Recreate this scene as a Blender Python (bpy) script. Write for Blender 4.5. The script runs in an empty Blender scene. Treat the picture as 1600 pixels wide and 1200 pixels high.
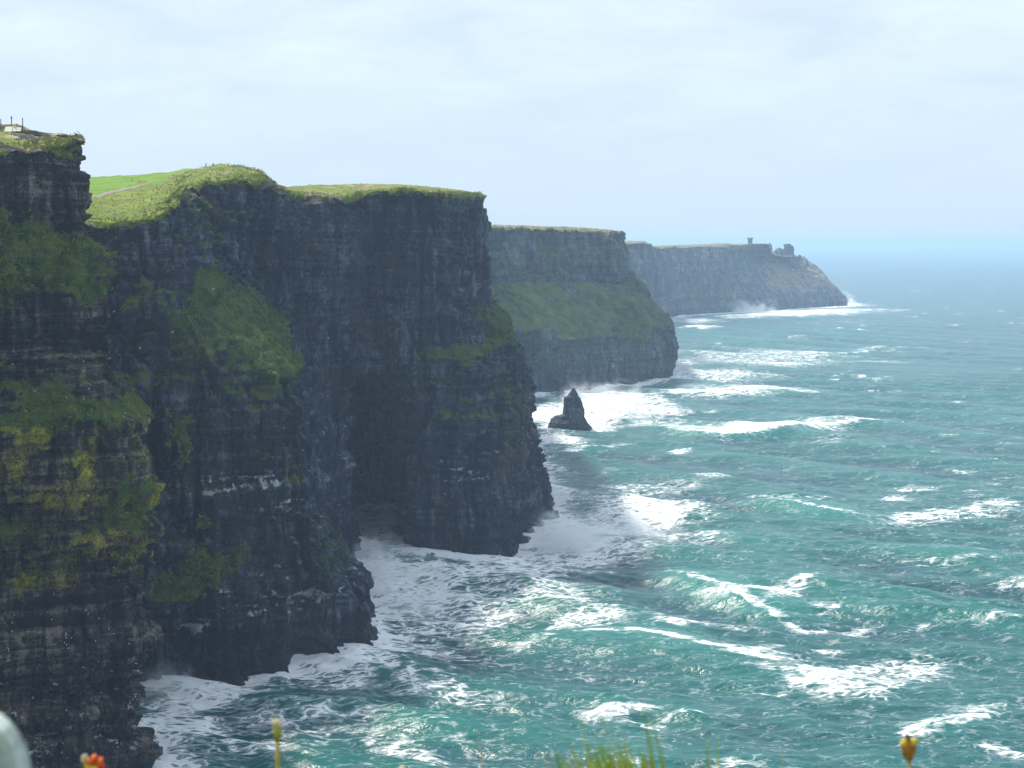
import bpy, bmesh, math, random
import numpy as np
from mathutils import Vector

scene = bpy.context.scene
R = math.radians
# ------------------------------------------------------------------ camera
H = 130.0            # eye height over the sea, metres
F = 2800.0           # focal length in pixels of the 1600 x 1200 photograph
V0 = 379.0           # row of the horizon
TAU = (600 - V0) / F
PITCH = math.atan(TAU)
cam_d = bpy.data.cameras.new('camera')
cam = bpy.data.objects.new('camera', cam_d)
scene.collection.objects.link(cam)
cam.location = (0, 0, H)
cam.rotation_euler = (math.pi / 2 - PITCH, 0, 0)
cam_d.sensor_width = 36.0
cam_d.lens = 36.0 * F / 1600.0
cam_d.clip_start = 0.05
cam_d.clip_end = 400000.0
cam_d.dof.use_dof = True
cam_d.dof.focus_distance = 700.0
cam_d.dof.aperture_fstop = 8.5
scene.camera = cam

# ------------------------------------------------------------------ light
SUN_AZ = 40.0        # degrees to the left of the viewing direction
SUN_EL = 52.0
to_sun = Vector((-math.sin(R(SUN_AZ)) * math.cos(R(SUN_EL)), math.cos(R(SUN_AZ)) * math.cos(R(SUN_EL)), math.sin(R(SUN_EL))))
sun_d = bpy.data.lights.new('sun', 'SUN')
sun_d.energy = 4.3
sun_d.angle = R(4.5)
sun_d.color = (1.0, 0.94, 0.84)
sun = bpy.data.objects.new('sun', sun_d)
scene.collection.objects.link(sun)
sun.rotation_euler = to_sun.to_track_quat('Z', 'Y').to_euler()
sun.location = (0, 0, 400)

world = bpy.data.worlds.new('World')
scene.world = world
world.use_nodes = True

scene.view_settings.view_transform = 'Standard'
scene.view_settings.look = 'None'
scene.view_settings.gamma = 1.0
scene.view_settings.exposure = 0.5
scene.view_settings.use_curve_mapping = False
scene.render.engine = 'CYCLES'
cy = scene.cycles
cy.use_denoising = True
cy.max_bounces = 6
cy.diffuse_bounces = 2
cy.glossy_bounces = 2
cy.transmission_bounces = 2
cy.volume_bounces = 4
cy.transparent_max_bounces = 8
cy.use_adaptive_sampling = True
cy.adaptive_threshold = 0.01
cy.volume_step_rate = 2.0
cy.volume_max_steps = 128
cy.sample_clamp_indirect = 4.0


# ------------------------------------------------------------------ node helper
class NT:
    def __init__(self, tree):
        self.t = tree
        tree.nodes.clear()

    def n(self, kind, **kw):
        nd = self.t.nodes.new(kind)
        for k, v in kw.items():
            setattr(nd, k, v)
        return nd

    def put(self, sock, val):
        if hasattr(val, 'bl_idname') and hasattr(val, 'is_linked'):
            self.t.links.new(val, sock)
        elif val is not None:
            if isinstance(val, (tuple, list)) and len(val) == 3 and sock.type == 'RGBA':
                val = (*val, 1.0)
            sock.default_value = val

    def math(self, op, a, b=None, c=None, clamp=False):
        nd = self.n('ShaderNodeMath', operation=op, use_clamp=clamp)
        self.put(nd.inputs[0], a)
        if b is not None: self.put(nd.inputs[1], b)
        if c is not None: self.put(nd.inputs[2], c)
        return nd.outputs[0]

    def vmath(self, op, a, b=None):
        nd = self.n('ShaderNodeVectorMath', operation=op)
        self.put(nd.inputs[0], a)
        if b is not None: self.put(nd.inputs[1], b)
        return nd.outputs['Value'] if op in ('LENGTH', 'DOT_PRODUCT') else nd.outputs[0]

    def mix(self, fac, a, b):
        nd = self.n('ShaderNodeMix', data_type='RGBA')
        self.put(nd.inputs[0], fac); self.put(nd.inputs[6], a); self.put(nd.inputs[7], b)
        return nd.outputs[2]

    def noise(self, vec, scale, detail=3.0, rough=0.55, dist=0.0):
        nd = self.n('ShaderNodeTexNoise')
        self.put(nd.inputs['Vector'], vec)
        nd.inputs['Scale'].default_value = scale
        nd.inputs['Detail'].default_value = detail
        nd.inputs['Roughness'].default_value = rough
        nd.inputs['Distortion'].default_value = dist
        return nd.outputs['Fac']

    def step(self, x, lo, hi):
        nd = self.n('ShaderNodeMapRange', interpolation_type='SMOOTHSTEP')
        self.put(nd.inputs[0], x)
        nd.inputs[1].default_value = lo; nd.inputs[2].default_value = hi
        return nd.outputs[0]

    def lin(self, x, lo, hi, a=0.0, b=1.0):
        nd = self.n('ShaderNodeMapRange')
        self.put(nd.inputs[0], x)
        nd.inputs[1].default_value = lo; nd.inputs[2].default_value = hi
        nd.inputs[3].default_value = a; nd.inputs[4].default_value = b
        return nd.outputs[0]

    def scale(self, vec, s):
        return self.vmath('MULTIPLY', vec, s)

    def bump(self, height, strength, dist):
        nd = self.n('ShaderNodeBump')
        nd.inputs['Strength'].default_value = strength
        nd.inputs['Distance'].default_value = dist
        self.put(nd.inputs['Height'], height)
        return nd.outputs[0]

    def attr(self, name):
        nd = self.n('ShaderNodeAttribute', attribute_name=name)
        sep = self.n('ShaderNodeSeparateColor')
        self.t.links.new(nd.outputs['Color'], sep.inputs[0])
        return sep.outputs[0], sep.outputs[1], sep.outputs[2]

    def out(self, shader, volume=False):
        o = self.n('ShaderNodeOutputMaterial')
        self.t.links.new(shader, o.inputs['Volume' if volume else 'Surface'])

    def principled(self, col, rough=0.8, normal=None, spec=0.3, **kw):
        p = self.n('ShaderNodeBsdfPrincipled')
        self.put(p.inputs['Base Color'], col)
        self.put(p.inputs['Roughness'], rough)
        self.put(p.inputs['Specular IOR Level'], spec)
        if normal is not None: self.put(p.inputs['Normal'], normal)
        for k, v in kw.items():
            self.put(p.inputs[k.replace('_', ' ')], v)
        return p.outputs[0]

    def pos(self):
        return self.n('ShaderNodeNewGeometry').outputs['Position']


def material(name):
    m = bpy.data.materials.new(name)
    m.use_nodes = True
    return m, NT(m.node_tree)


# sky: clear-sky model with a thin broken cloud sheet in front of it
w = NT(world.node_tree)
sky = w.n('ShaderNodeTexSky', sky_type='NISHITA')
sky.sun_disc = False
sky.sun_elevation = R(SUN_EL)
sky.sun_rotation = R(-SUN_AZ)
sky.altitude = 100
sky.air_density = 1.0
sky.dust_density = 0.6
sky.ozone_density = 1.5
SKY_K = 0.13
gen = w.n('ShaderNodeTexCoord').outputs['Generated']
sepv = w.n('ShaderNodeSeparateXYZ'); w.put(sepv.inputs[0], gen)
hz = w.math('ADD', w.math('MAXIMUM', sepv.outputs[2], 0.0), 0.20)
plan = w.n('ShaderNodeCombineXYZ')
w.put(plan.inputs[0], w.math('DIVIDE', sepv.outputs[0], hz))
w.put(plan.inputs[1], w.math('DIVIDE', sepv.outputs[1], hz))
big = w.noise(w.vmath('ADD', plan.outputs[0], (3.1, 7.7, 0.4)), 0.9, 5, 0.55, 0.4)
fine = w.noise(w.vmath('ADD', w.scale(plan.outputs[0], (1.0, 1.0, 1.0)), (13.0, 2.0, 5.0)), 3.6, 7, 0.6, 0.5)
cover = w.math('ADD', w.math('MULTIPLY', big, 0.72), w.math('MULTIPLY', fine, 0.28))
veil = w.math('MULTIPLY', w.math('SUBTRACT', 1.0, w.step(sepv.outputs[2], 0.02, 0.55)), 0.92)
base_sky = w.mix(veil, sky.outputs[0], (3.45, 4.3, 5.3))
cmask = w.math('MULTIPLY', w.step(w.math('SUBTRACT', cover, w.math('MULTIPLY', w.step(sepv.outputs[2], 0.10, 0.75), 0.06)), 0.22, 0.52), w.step(sepv.outputs[2], -0.01, 0.15))
cloud_tone = w.lin(w.math('ADD', w.math('MULTIPLY', cover, 0.6), w.math('MULTIPLY', fine, 0.4)), 0.34, 0.62, 4.5, 5.7)
cc = w.n('ShaderNodeCombineColor')
w.put(cc.inputs[0], w.math('MULTIPLY', cloud_tone, 0.83)); w.put(cc.inputs[1], w.math('MULTIPLY', cloud_tone, 0.97)); w.put(cc.inputs[2], w.math('MULTIPLY', cloud_tone, 1.13))
skycol = w.mix(w.math('MULTIPLY', cmask, 0.94), base_sky, cc.outputs[0])
bg = w.n('ShaderNodeBackground')
w.put(bg.inputs[0], skycol)
bg.inputs[1].default_value = SKY_K
wo = w.n('ShaderNodeOutputWorld')
world.node_tree.links.new(bg.outputs[0], wo.inputs[0])


# ------------------------------------------------------------------ pixels to places
def ray(u, v):
    t = (v - 600.0) / F
    return np.array([(u - 800.0) / F, math.cos(PITCH) - t * math.sin(PITCH), -math.sin(PITCH) - t * math.cos(PITCH)])

def sea_at(u, v):
    d = ray(u, v)
    k = -H / d[2]
    return np.array([d[0] * k, d[1] * k, 0.0])

def at(u, v, Y):
    d = ray(u, v)
    k = Y / d[1]
    return np.array([d[0] * k, Y, H + d[2] * k])

def to_px(P):
    c, s = math.cos(PITCH), math.sin(PITCH)
    dz = P[..., 2] - H
    depth = P[..., 1] * c - dz * s
    up = P[..., 1] * s + dz * c
    depth = np.where(depth > 0.1, depth, 0.1)
    return 800 + F * P[..., 0] / depth, 600 - F * up / depth


# ------------------------------------------------------------------ noise
def hsh(*ii):
    h = np.uint32(2166136261)
    for k, i in enumerate(ii):
        i = np.asarray(i).astype(np.int64).astype(np.uint32)
        h = (h ^ (i * np.uint32((2654435761 + 40503 * 2 * k) & 0xffffffff))) * np.uint32(16777619)
        h = h ^ (h >> np.uint32(15))
    h = h * np.uint32(2246822519); h = h ^ (h >> np.uint32(13))
    h = h * np.uint32(3266489917); h = h ^ (h >> np.uint32(16))
    return h.astype(np.float64) / 4294967295.0

def vn(x, y, z=None):
    if z is None: z = np.zeros_like(x)
    ix, iy, iz = np.floor(x), np.floor(y), np.floor(z)
    fx, fy, fz = x - ix, y - iy, z - iz
    fx = fx * fx * fx * (fx * (fx * 6 - 15) + 10); fy = fy * fy * fy * (fy * (fy * 6 - 15) + 10); fz = fz * fz * (3 - 2 * fz)
    r = 0
    for a in (0, 1):
        for b in (0, 1):
            for c in (0, 1):
                r = r + (fx if a else 1 - fx) * (fy if b else 1 - fy) * (fz if c else 1 - fz) * hsh(ix + a, iy + b, iz + c)
    return r * 2 - 1

def fbm(x, y, z=None, o=4, g=0.5):
    a, r, t = 1.0, 0, 0.0
    for k in range(o):
        f = 2.0 ** k
        r = r + a * vn(x * f + 17.3 * k, y * f + 5.1 * k, (z * f + 9.7 * k) if z is not None else None)
        t += a; a *= g
    return r / t

def sstep(x, a, b):
    t = np.clip((x - a) / (b - a), 0, 1)
    return t * t * (3 - 2 * t)


# ------------------------------------------------------------------ object helpers
def tag(o, label=None, cat=None, group=None, kind=None):
    if label: o['label'] = label
    if cat: o['category'] = cat
    if group: o['group'] = group
    if kind: o['kind'] = kind
    return o

def link(name, data, parent=None, loc=None):
    o = bpy.data.objects.new(name, data)
    scene.collection.objects.link(o)
    if parent is not None: o.parent = parent
    if loc is not None: o.location = loc
    return o

def grid_mesh(name, G, mats, flip=False, smooth=False):
    M, N = G.shape[:2]
    me = bpy.data.meshes.new(name)
    idx = np.arange(M * N).reshape(M, N)
    q = np.stack([idx[:-1, :-1], idx[1:, :-1], idx[1:, 1:], idx[:-1, 1:]], -1).reshape(-1, 4)
    if flip: q = q[:, ::-1]
    me.vertices.add(M * N)
    me.vertices.foreach_set('co', G.reshape(-1).astype(np.float32))
    nf = len(q)
    me.loops.add(nf * 4)
    me.loops.foreach_set('vertex_index', q.reshape(-1).astype(np.int32))
    me.polygons.add(nf)
    me.polygons.foreach_set('loop_start', np.arange(0, nf * 4, 4, dtype=np.int32))
    me.polygons.foreach_set('use_smooth', np.full(nf, smooth))
    for m in mats: me.materials.append(m)
    me.update(calc_edges=True)
    me.validate()
    return me

def add_attr(me, name, a, b, c):
    col = np.ones((len(me.vertices), 4), np.float32)
    col[:, 0], col[:, 1], col[:, 2] = a.reshape(-1), b.reshape(-1), c.reshape(-1)
    at_ = me.color_attributes.new(name, 'FLOAT_COLOR', 'POINT')
    at_.data.foreach_set('color', col.reshape(-1))

def mesh_from(name, verts, faces, mat, smooth=False):
    me = bpy.data.meshes.new(name)
    me.from_pydata([tuple(v) for v in verts], [], [tuple(f) for f in faces])
    if mat: me.materials.append(mat)
    me.polygons.foreach_set('use_smooth', np.full(len(me.polygons), smooth))
    me.update()
    return me


class MB:
    """collects shapes into one mesh"""
    def __init__(self): self.v, self.f = [], []

    def box(self, c, s, rz=0.0, tilt=0.0, taper=1.0):
        b = len(self.v)
        for dz in (-1, 1):
            k = taper if dz > 0 else 1.0
            for dx, dy in ((-1, -1), (1, -1), (1, 1), (-1, 1)):
                p = Vector((dx * s[0] / 2 * k, dy * s[1] / 2 * k, dz * s[2] / 2))
                if tilt: p.rotate(__import__('mathutils').Euler((tilt, 0, 0)))
                if rz: p.rotate(__import__('mathutils').Euler((0, 0, rz)))
                self.v.append((c[0] + p.x, c[1] + p.y, c[2] + p.z))
        for q in ((0, 3, 2, 1), (4, 5, 6, 7), (0, 1, 5, 4), (1, 2, 6, 5), (2, 3, 7, 6), (3, 0, 4, 7)):
            self.f.append(tuple(b + i for i in q))
        return self

    def tube(self, pts, rad, n=7, cap=True):
        b = len(self.v)
        pts = [Vector(p) for p in pts]
        for i, p in enumerate(pts):
            d = (pts[min(i + 1, len(pts) - 1)] - pts[max(i - 1, 0)]).normalized()
            a = d.orthogonal().normalized(); c = d.cross(a)
            r = rad[i] if isinstance(rad, (list, tuple)) else rad
            for k in range(n):
                t = 2 * math.pi * k / n
                self.v.append(tuple(p + (a * math.cos(t) + c * math.sin(t)) * r))
        for i in range(len(pts) - 1):
            for k in range(n):
                self.f.append((b + i * n + k, b + i * n + (k + 1) % n, b + (i + 1) * n + (k + 1) % n, b + (i + 1) * n + k))
        if cap:
            self.f.append(tuple(b + k for k in range(n))[::-1])
            self.f.append(tuple(b + (len(pts) - 1) * n + k for k in range(n)))
        return self

    def ball(self, c, r, nu=8, nv=6, rnd=0.0, seed=0):
        rg = random.Random(seed)
        b = len(self.v)
        r = r if isinstance(r, (tuple, list)) else (r, r, r)
        self.v.append((c[0], c[1], c[2] - r[2]))
        for j in range(1, nv):
            ph = math.pi * j / nv
            for i in range(nu):
                th = 2 * math.pi * i / nu
                k = 1 + rg.uniform(-rnd, rnd)
                self.v.append((c[0] + r[0] * k * math.sin(ph) * math.cos(th), c[1] + r[1] * k * math.sin(ph) * math.sin(th), c[2] - r[2] * k * math.cos(ph)))
        self.v.append((c[0], c[1], c[2] + r[2]))
        t = len(self.v) - 1
        for i in range(nu):
            self.f.append((b, b + 1 + (i + 1) % nu, b + 1 + i))
            for j in range(nv - 2):
                p = b + 1 + j * nu
                self.f.append((p + i, p + (i + 1) % nu, p + nu + (i + 1) % nu, p + nu + i))
            p = b + 1 + (nv - 2) * nu
            self.f.append((p + i, p + (i + 1) % nu, t))
        return self

    def build(self, name, mat, parent=None, smooth=False, loc=None):
        return link(name, mesh_from(name, self.v, self.f, mat, smooth), parent, loc)


# ------------------------------------------------------------------ materials
def make_rock(name, dark, mid, light, band=0.55, bumpd=0.35, grain=1.0, gk=1.0):
    m, t = material(name)
    p = t.pos()
    g, li, gu = t.attr('cover')
    so, wet, br = t.attr('ground')
    strat = t.noise(t.scale(p, (0.018 * grain, 0.018 * grain, 0.42 * grain)), 1.0, 5, 0.62, 0.25)
    sz = t.n('ShaderNodeSeparateXYZ'); t.put(sz.inputs[0], p)
    wz = t.math('ADD', sz.outputs[2], t.math('MULTIPLY', t.noise(p, 0.03, 3, 0.5), 5.0))
    beds = []
    for frq in (0.33, 0.85):
        wn = t.n('ShaderNodeTexWhiteNoise', noise_dimensions='1D')
        t.put(wn.inputs['W'], t.math('FLOOR', t.math('MULTIPLY', wz, frq * min(1.3, max(0.5, grain)))))
        beds.append(wn.outputs['Value'])
    bedk = t.math('MULTIPLY', t.math('SUBTRACT', t.math('ADD', beds[0], beds[1]), 1.0), t.step(t.noise(p, 0.035, 3, 0.6), 0.36, 0.6))
    blot = t.noise(p, 0.05 * grain, 6, 0.62, 0.4)
    streak = t.noise(t.scale(p, (0.26 * grain, 0.26 * grain, 0.014 * grain)), 1.0, 5, 0.62, 0.2)
    fine = t.noise(p, 0.9 * grain, 5, 0.65)
    k = t.math('ADD', t.math('MULTIPLY', t.math('SUBTRACT', strat, 0.5), 1.7 * band), t.math('ADD', t.math('MULTIPLY', t.math('SUBTRACT', blot, 0.5), 1.2), t.math('MULTIPLY', t.math('SUBTRACT', streak, 0.5), 1.9)))
    k = t.math('ADD', k, t.math('MULTIPLY', t.math('SUBTRACT', fine, 0.5), 1.3))
    k = t.math('ADD', k, t.math('MULTIPLY', bedk, 0.42 * band))
    c = t.mix(t.step(k, -0.32, 0.12), dark, mid)
    c = t.mix(t.step(k, 0.05, 0.52), c, light)
    c = t.mix(t.math('MULTIPLY', t.step(t.noise(p, 0.045, 4, 0.6), 0.54, 0.72), 0.45), c, (0.085, 0.06, 0.035))
    ragged = t.math('MULTIPLY', t.math('SUBTRACT', t.noise(p, 0.34 * grain, 7, 0.76), 0.5), 1.7)
    # grasses
    gcol = t.mix(t.step(t.noise(p, 0.14 * grain, 5, 0.65), 0.35, 0.66), (0.020 * gk, 0.048 * gk, 0.006 * gk), (0.075 * gk, 0.102 * gk, 0.010 * gk))
    gcol = t.mix(t.step(t.noise(p, 0.5 * grain, 5, 0.7), 0.52, 0.72), gcol, (0.085, 0.068, 0.026))
    bcol = t.mix(t.step(t.noise(p, 0.06, 5, 0.6), 0.35, 0.65), (0.12, 0.185, 0.008), (0.22, 0.275, 0.014))
    bcol = t.mix(t.math('MULTIPLY', t.step(t.noise(p, 0.28, 6, 0.72), 0.46, 0.62), 0.85), bcol, (0.085, 0.105, 0.015))
    bcol = t.mix(t.math('MULTIPLY', t.step(t.noise(p, 0.16, 6, 0.72), 0.52, 0.68), 0.8), bcol, (0.24, 0.19, 0.075))
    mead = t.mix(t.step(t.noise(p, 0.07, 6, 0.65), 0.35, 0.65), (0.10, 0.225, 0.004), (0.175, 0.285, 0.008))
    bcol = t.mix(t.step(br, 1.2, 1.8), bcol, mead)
    br = t.math('MINIMUM', br, 1.0)
    gcol = t.mix(br, gcol, bcol)
    scol = t.mix(t.step(t.noise(p, 0.3, 4, 0.6), 0.4, 0.65), (0.22, 0.155, 0.085), (0.40, 0.32, 0.21))
    lir = t.math('ADD', t.math('ADD', li, t.math('MULTIPLY', ragged, 0.5)), t.math('MULTIPLY', t.math('SUBTRACT', t.noise(p, 1.3 * grain, 5, 0.75), 0.5), 1.1))
    c = t.mix(t.math('MULTIPLY', t.step(lir, 0.36, 0.85), 0.9), c, t.mix(t.step(fine, 0.3, 0.7), (0.13, 0.13, 0.010), (0.46, 0.40, 0.02)))
    c = t.mix(t.step(t.math('ADD', gu, t.math('MULTIPLY', ragged, 1.1)), 0.45, 0.75), c, (0.52, 0.53, 0.52))
    c = t.mix(t.math('MULTIPLY', wet, 0.72), c, (0.012, 0.013, 0.015))
    c = t.mix(t.step(t.math('ADD', g, ragged), 0.36, 0.66), c, gcol)
    c = t.mix(t.step(t.math('ADD', so, ragged), 0.42, 0.62), c, scol)
    hgt = t.math('ADD', t.math('MULTIPLY', t.noise(t.scale(p, (1, 1, 2.2)), 0.55 * grain, 6, 0.7), 1.0), t.math('MULTIPLY', strat, 0.8))
    nrm = t.bump(hgt, 1.0, bumpd * 1.6)
    rough = t.lin(wet, 0, 1, 0.9, 0.45)
    t.out(t.principled(c, rough, nrm, 0.2))
    return m

rock_near = make_rock('rock_flagstone_near', (0.006, 0.006, 0.007), (0.040, 0.036, 0.030), (0.20, 0.172, 0.13), 0.85, 0.4, 1.7, 1.3)
rock_mid = make_rock('rock_flagstone_mid', (0.006, 0.009, 0.016), (0.033, 0.042, 0.064), (0.165, 0.172, 0.188), 0.5, 0.8, 1.0, 1.3)  # blue of haze and shade mixed into the rock colour
rock_far_hazed = make_rock('rock_flagstone_far_hazed', (0.018, 0.034, 0.042), (0.062, 0.092, 0.098), (0.18, 0.20, 0.19), 0.4, 1.2, 0.6, 1.5)  # lightened rock: part of the distance haze is in the colour
rock_hag_hazed = make_rock('rock_headland_hazed', (0.040, 0.050, 0.068), (0.105, 0.118, 0.138), (0.30, 0.265, 0.21), 0.4, 1.8, 0.35, 1.4)  # paler and bluer than the rock, haze painted into its colour


def simple(name, col, rough=0.8, var=0.25, scale=8.0, spec=0.3, col2=None):
    m, t = material(name)
    tc = t.n('ShaderNodeTexCoord').outputs['Object']
    nz = t.noise(tc, scale, 4, 0.6)
    b = col2 or tuple(min(1, c * (1 + var)) for c in col)
    a = tuple(c * (1 - var) for c in col)
    c = t.mix(t.step(nz, 0.3, 0.7), a, b)
    t.out(t.principled(c, rough, t.bump(nz, 0.3, 0.02), spec))
    return m


# ------------------------------------------------------------------ lofted coast
def pchip(t, Y, ts):
    h = np.diff(t)[:, None]
    d = np.diff(Y, axis=0) / h
    m = np.zeros_like(Y)
    a, b = d[:-1], d[1:]
    w1, w2 = 2 * h[1:] + h[:-1], h[1:] + 2 * h[:-1]
    ok = a * b > 0
    with np.errstate(divide='ignore', invalid='ignore'):
        hm = (w1 + w2) / (w1 / a + w2 / b)
    m[1:-1] = np.where(ok, hm, 0)
    m[0], m[-1] = d[0], d[-1]
    k = np.clip(np.searchsorted(t, ts, 'right') - 1, 0, len(t) - 2)
    hh = (t[k + 1] - t[k])[:, None]
    x = ((ts - t[k]))[:, None] / hh
    return (Y[k] * (1 + 2 * x) * (1 - x) ** 2 + m[k] * hh * x * (1 - x) ** 2 + Y[k + 1] * x * x * (3 - 2 * x) + m[k + 1] * hh * x * x * (x - 1))

def resample(pts, n, ka=0.45):
    pts = np.array(pts, float)
    seg = np.linalg.norm(np.diff(pts, axis=0), axis=1)
    a = np.concatenate([[0], np.cumsum(seg)]); a /= a[-1]
    z = np.maximum.accumulate(pts[:, 2]); z = (z - z[0]) / max(1e-6, z[-1] - z[0])
    q = ka * a + (1 - ka) * z
    t = np.linspace(0, 1, n)
    return np.stack([np.interp(t, q, pts[:, i]) for i in range(3)], -1)

def resample_flat(pts, n):
    pts = np.array(pts, float)
    seg = np.linalg.norm(np.diff(pts, axis=0), axis=1)
    a = np.concatenate([[0], np.cumsum(seg)]); a /= a[-1]
    t = np.linspace(0, 1, n + 1)[1:] ** 2.2
    return np.stack([np.interp(t, a, pts[:, i]) for i in range(3)], -1)

def col(base, pts, inland, base_y=None):
    """a column of the coast: waterline pixel, pixels up the face with the setback from it, pixels inland with their distance"""
    b = sea_at(*base) if base_y is None else at(base[0], base[1], base_y)
    face = [b + np.array([0, 0, -7.0]) - b[2] * np.array([0, 0, 1]), b]
    for u, v, dy in pts: face.append(at(u, v, b[1] + dy))
    return face, [at(u, v, Y) for u, v, Y in inland]

def colw(x, y, prof, inland):
    return [np.array([x, y, -7.0])] + [np.array([x + dx, y + dy, z]) for z, dx, dy in prof], [np.array(p, float) for p in inland]

def loft(cols, res, nr, ni, ka=0.45):
    """res: spacing along the coast for each interval between columns"""
    G = []
    for face, inland in cols:
        a = resample(face, nr, ka)
        b = resample_flat([face[-1]] + inland, ni)
        G.append(np.concatenate([a, b]))
    G = np.array(G)
    L = np.linalg.norm(np.diff(G[:, :nr], axis=0), axis=2).mean(1)
    t = np.concatenate([[0], np.cumsum(L)])
    ts = [0.0]
    for k in range(len(L)):
        n = max(2, int(math.ceil(L[k] / res[k])))
        ts += list(t[k] + L[k] * np.arange(1, n + 1) / n)
    ts = np.array(ts)
    out = pchip(t, G.reshape(len(G), -1), ts).reshape(len(ts), nr + ni, 3)
    return out, ts, t

def weather(G, s, nr, seed, amp_big=3.0, amp_rib=1.5, amp_layer=0.8, amp_block=0.9, th=(0.7, 2.6), bw=(1.5, 5.0), rough=0.35, top=0.8, big=26.0, rib=5.0, dip=0.03, gully=5.0, butt=9.0, amp_butt=2.5):
    P = G.copy()
    dS = np.gradient(P, axis=0); dR = np.gradient(P, axis=1)
    n = np.cross(dS, dR)
    n /= np.maximum(1e-9, np.linalg.norm(n, axis=2, keepdims=True))
    x, y, z = P[..., 0], P[..., 1], P[..., 2]
    N = P.shape[1]
    rng = np.random.default_rng(seed)
    rows = np.arange(N)
    wr = np.where(rows < nr, 1.0, np.clip(1 - (rows - nr + 1) / 7.0, 0, 1))[None, :]
    d = amp_big * fbm(x / big + seed, y / big, z / (big * 3), 3)
    d = d + amp_rib * fbm(x / rib + seed * 3, y / rib, z / (rib * 7), 3)
    wx, wy = x + 2.5 * vn(x / 15, y / 15, z / 15), y + 2.5 * vn(x / 15 + 9, y / 15, z / 15)
    g1 = 1 - np.abs(fbm(wx / (rib * 2.6) + 4, wy / (rib * 2.6) + seed, z / (rib * 11), 2))
    g2 = 1 - np.abs(fbm(wx / (rib * 1.0) + 8, wy / (rib * 1.0) + seed, z / (rib * 5), 2))
    d = d - gully * (sstep(g1, 0.80, 1.0) ** 1.5 + 0.40 * sstep(g2, 0.82, 1.0))
    zz = z + dip * x + 0.9 * vn(x / 18.0, y / 18.0, z / 30.0) + 0.35 * vn(x / 4.0, y / 4.0 + seed, z / 9)
    tb = np.cumsum(rng.uniform(*th, 900)) - 30
    k = np.searchsorted(tb, zz)
    h1 = hsh(k, seed + 0 * k)
    hb = 1.6 * vn(zz / 5.5, 0 * zz + seed) + 0.6 * (hsh(np.floor(zz / 6.3), 2 + 0 * k) - 0.5)           # thick beds
    ss = s[:, None] + 0 * z
    ss = ss + 0.8 * vn(ss / 6.0, z / 11.0 + seed)
    wv = bw[0] + (bw[1] - bw[0]) * hsh(k, 7 + 0 * k)
    cell = np.floor(ss / wv + 40 * hsh(k, 3 + 0 * k))
    h2 = hsh(k, cell, 11 + 0 * k)
    kb = np.floor(zz / 7.5); cb = np.floor(ss / 9.0 + 40 * hsh(kb, 5 + 0 * kb))
    h3 = hsh(kb, cb, 19 + 0 * kb)
    tier = np.floor((z + 6 * vn(x / 40, y / 40)) / 24.0)
    bt = np.floor(ss / butt + 30 * hsh(tier, 23 + 0 * tier))
    h4 = hsh(tier, bt, 29 + 0 * tier)
    patch = sstep(fbm(x / 20.0 + 5, y / 20.0, z / 20.0 + seed, 2), -0.45, 0.35)
    d = d + (amp_layer * (h1 - 0.5) + amp_layer * 0.9 * hb + amp_block * (h2 - 0.5) * (0.5 + h2) + amp_block * 1.2 * (h3 - 0.5)) * (0.45 + 0.55 * patch) + amp_butt * (h4 - 0.5)
    d = d + rough * fbm(x / 1.6, y / 1.6, z / 1.6 + seed, 2)
    steep = 1 - 0.65 * sstep(n[..., 2], 0.35, 0.8)
    P = P + n * (d * wr * steep)[..., None]
    wi = 1 - wr
    P[..., 2] += wi * top * (fbm(x / 14.0, y / 14.0 + seed, None, 4) + 0.55 * fbm(x / 3.2, y / 3.2 + seed, None, 3))
    P[..., 2] += 1.3 * top * fbm(x / 2.6, y / 2.6 + seed, None, 3) * np.exp(-((rows - nr - 1) / 6.0) ** 2)[None, :]
    # normals of the weathered face, for what grows on the ledges
    dS = np.gradient(P, axis=0); dR = np.gradient(P, axis=1)
    m = np.cross(dS, dR); m /= np.maximum(1e-9, np.linalg.norm(m, axis=2, keepdims=True))
    return P, m[..., 2], n[..., 2], h2, k

def blobs(P, lst):
    """soft patches given by where they show in the photograph"""
    u, v = to_px(P)
    k = F / np.maximum(100, P[..., 1])
    x, y, z = P[..., 0], P[..., 1], P[..., 2]
    sc = 60.0 / k            # warp in step with the size things show at
    u = u + 26 * fbm(x / sc * 2.4 + 3, y / sc * 2.4, z / sc * 2.4, 4) * 1.3
    v = v + 20 * fbm(x / sc * 2.4 + 31, y / sc * 2.4, z / sc * 2.4, 4) * 1.3
    r = np.zeros(P.shape[:2])
    for cu, cv, ru, rv, rot, a in lst:
        c, s_ = math.cos(R(rot)), math.sin(R(rot))
        du, dv = u - cu, v - cv
        e = np.sqrt(((du * c + dv * s_) / ru) ** 2 + ((-du * s_ + dv * c) / rv) ** 2)
        r = np.maximum(r, a * (1 - sstep(e, 0.55, 1.15)))
    return r

def zband(z, lo, hi, soft):
    return sstep(z, lo - soft, lo + soft) * (1 - sstep(z, hi - soft, hi + soft))


def emit_coast(name, P, mat, cover, ground, lo=None, hi=None):
    sl = slice(lo, hi)
    me = grid_mesh(name, P[sl], [mat])
    add_attr(me, 'cover', *[c[sl] for c in cover])
    add_attr(me, 'ground', *[c[sl] for c in ground])
    return link(name, me)

coast_lines = []     # waterlines, for the surf

def note_coast(P, nr):
    z = P[:, :nr, 2]
    i = np.argmin(np.abs(z), axis=1)
    coast_lines.append(P[np.arange(len(P)), i][:, :2])

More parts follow.
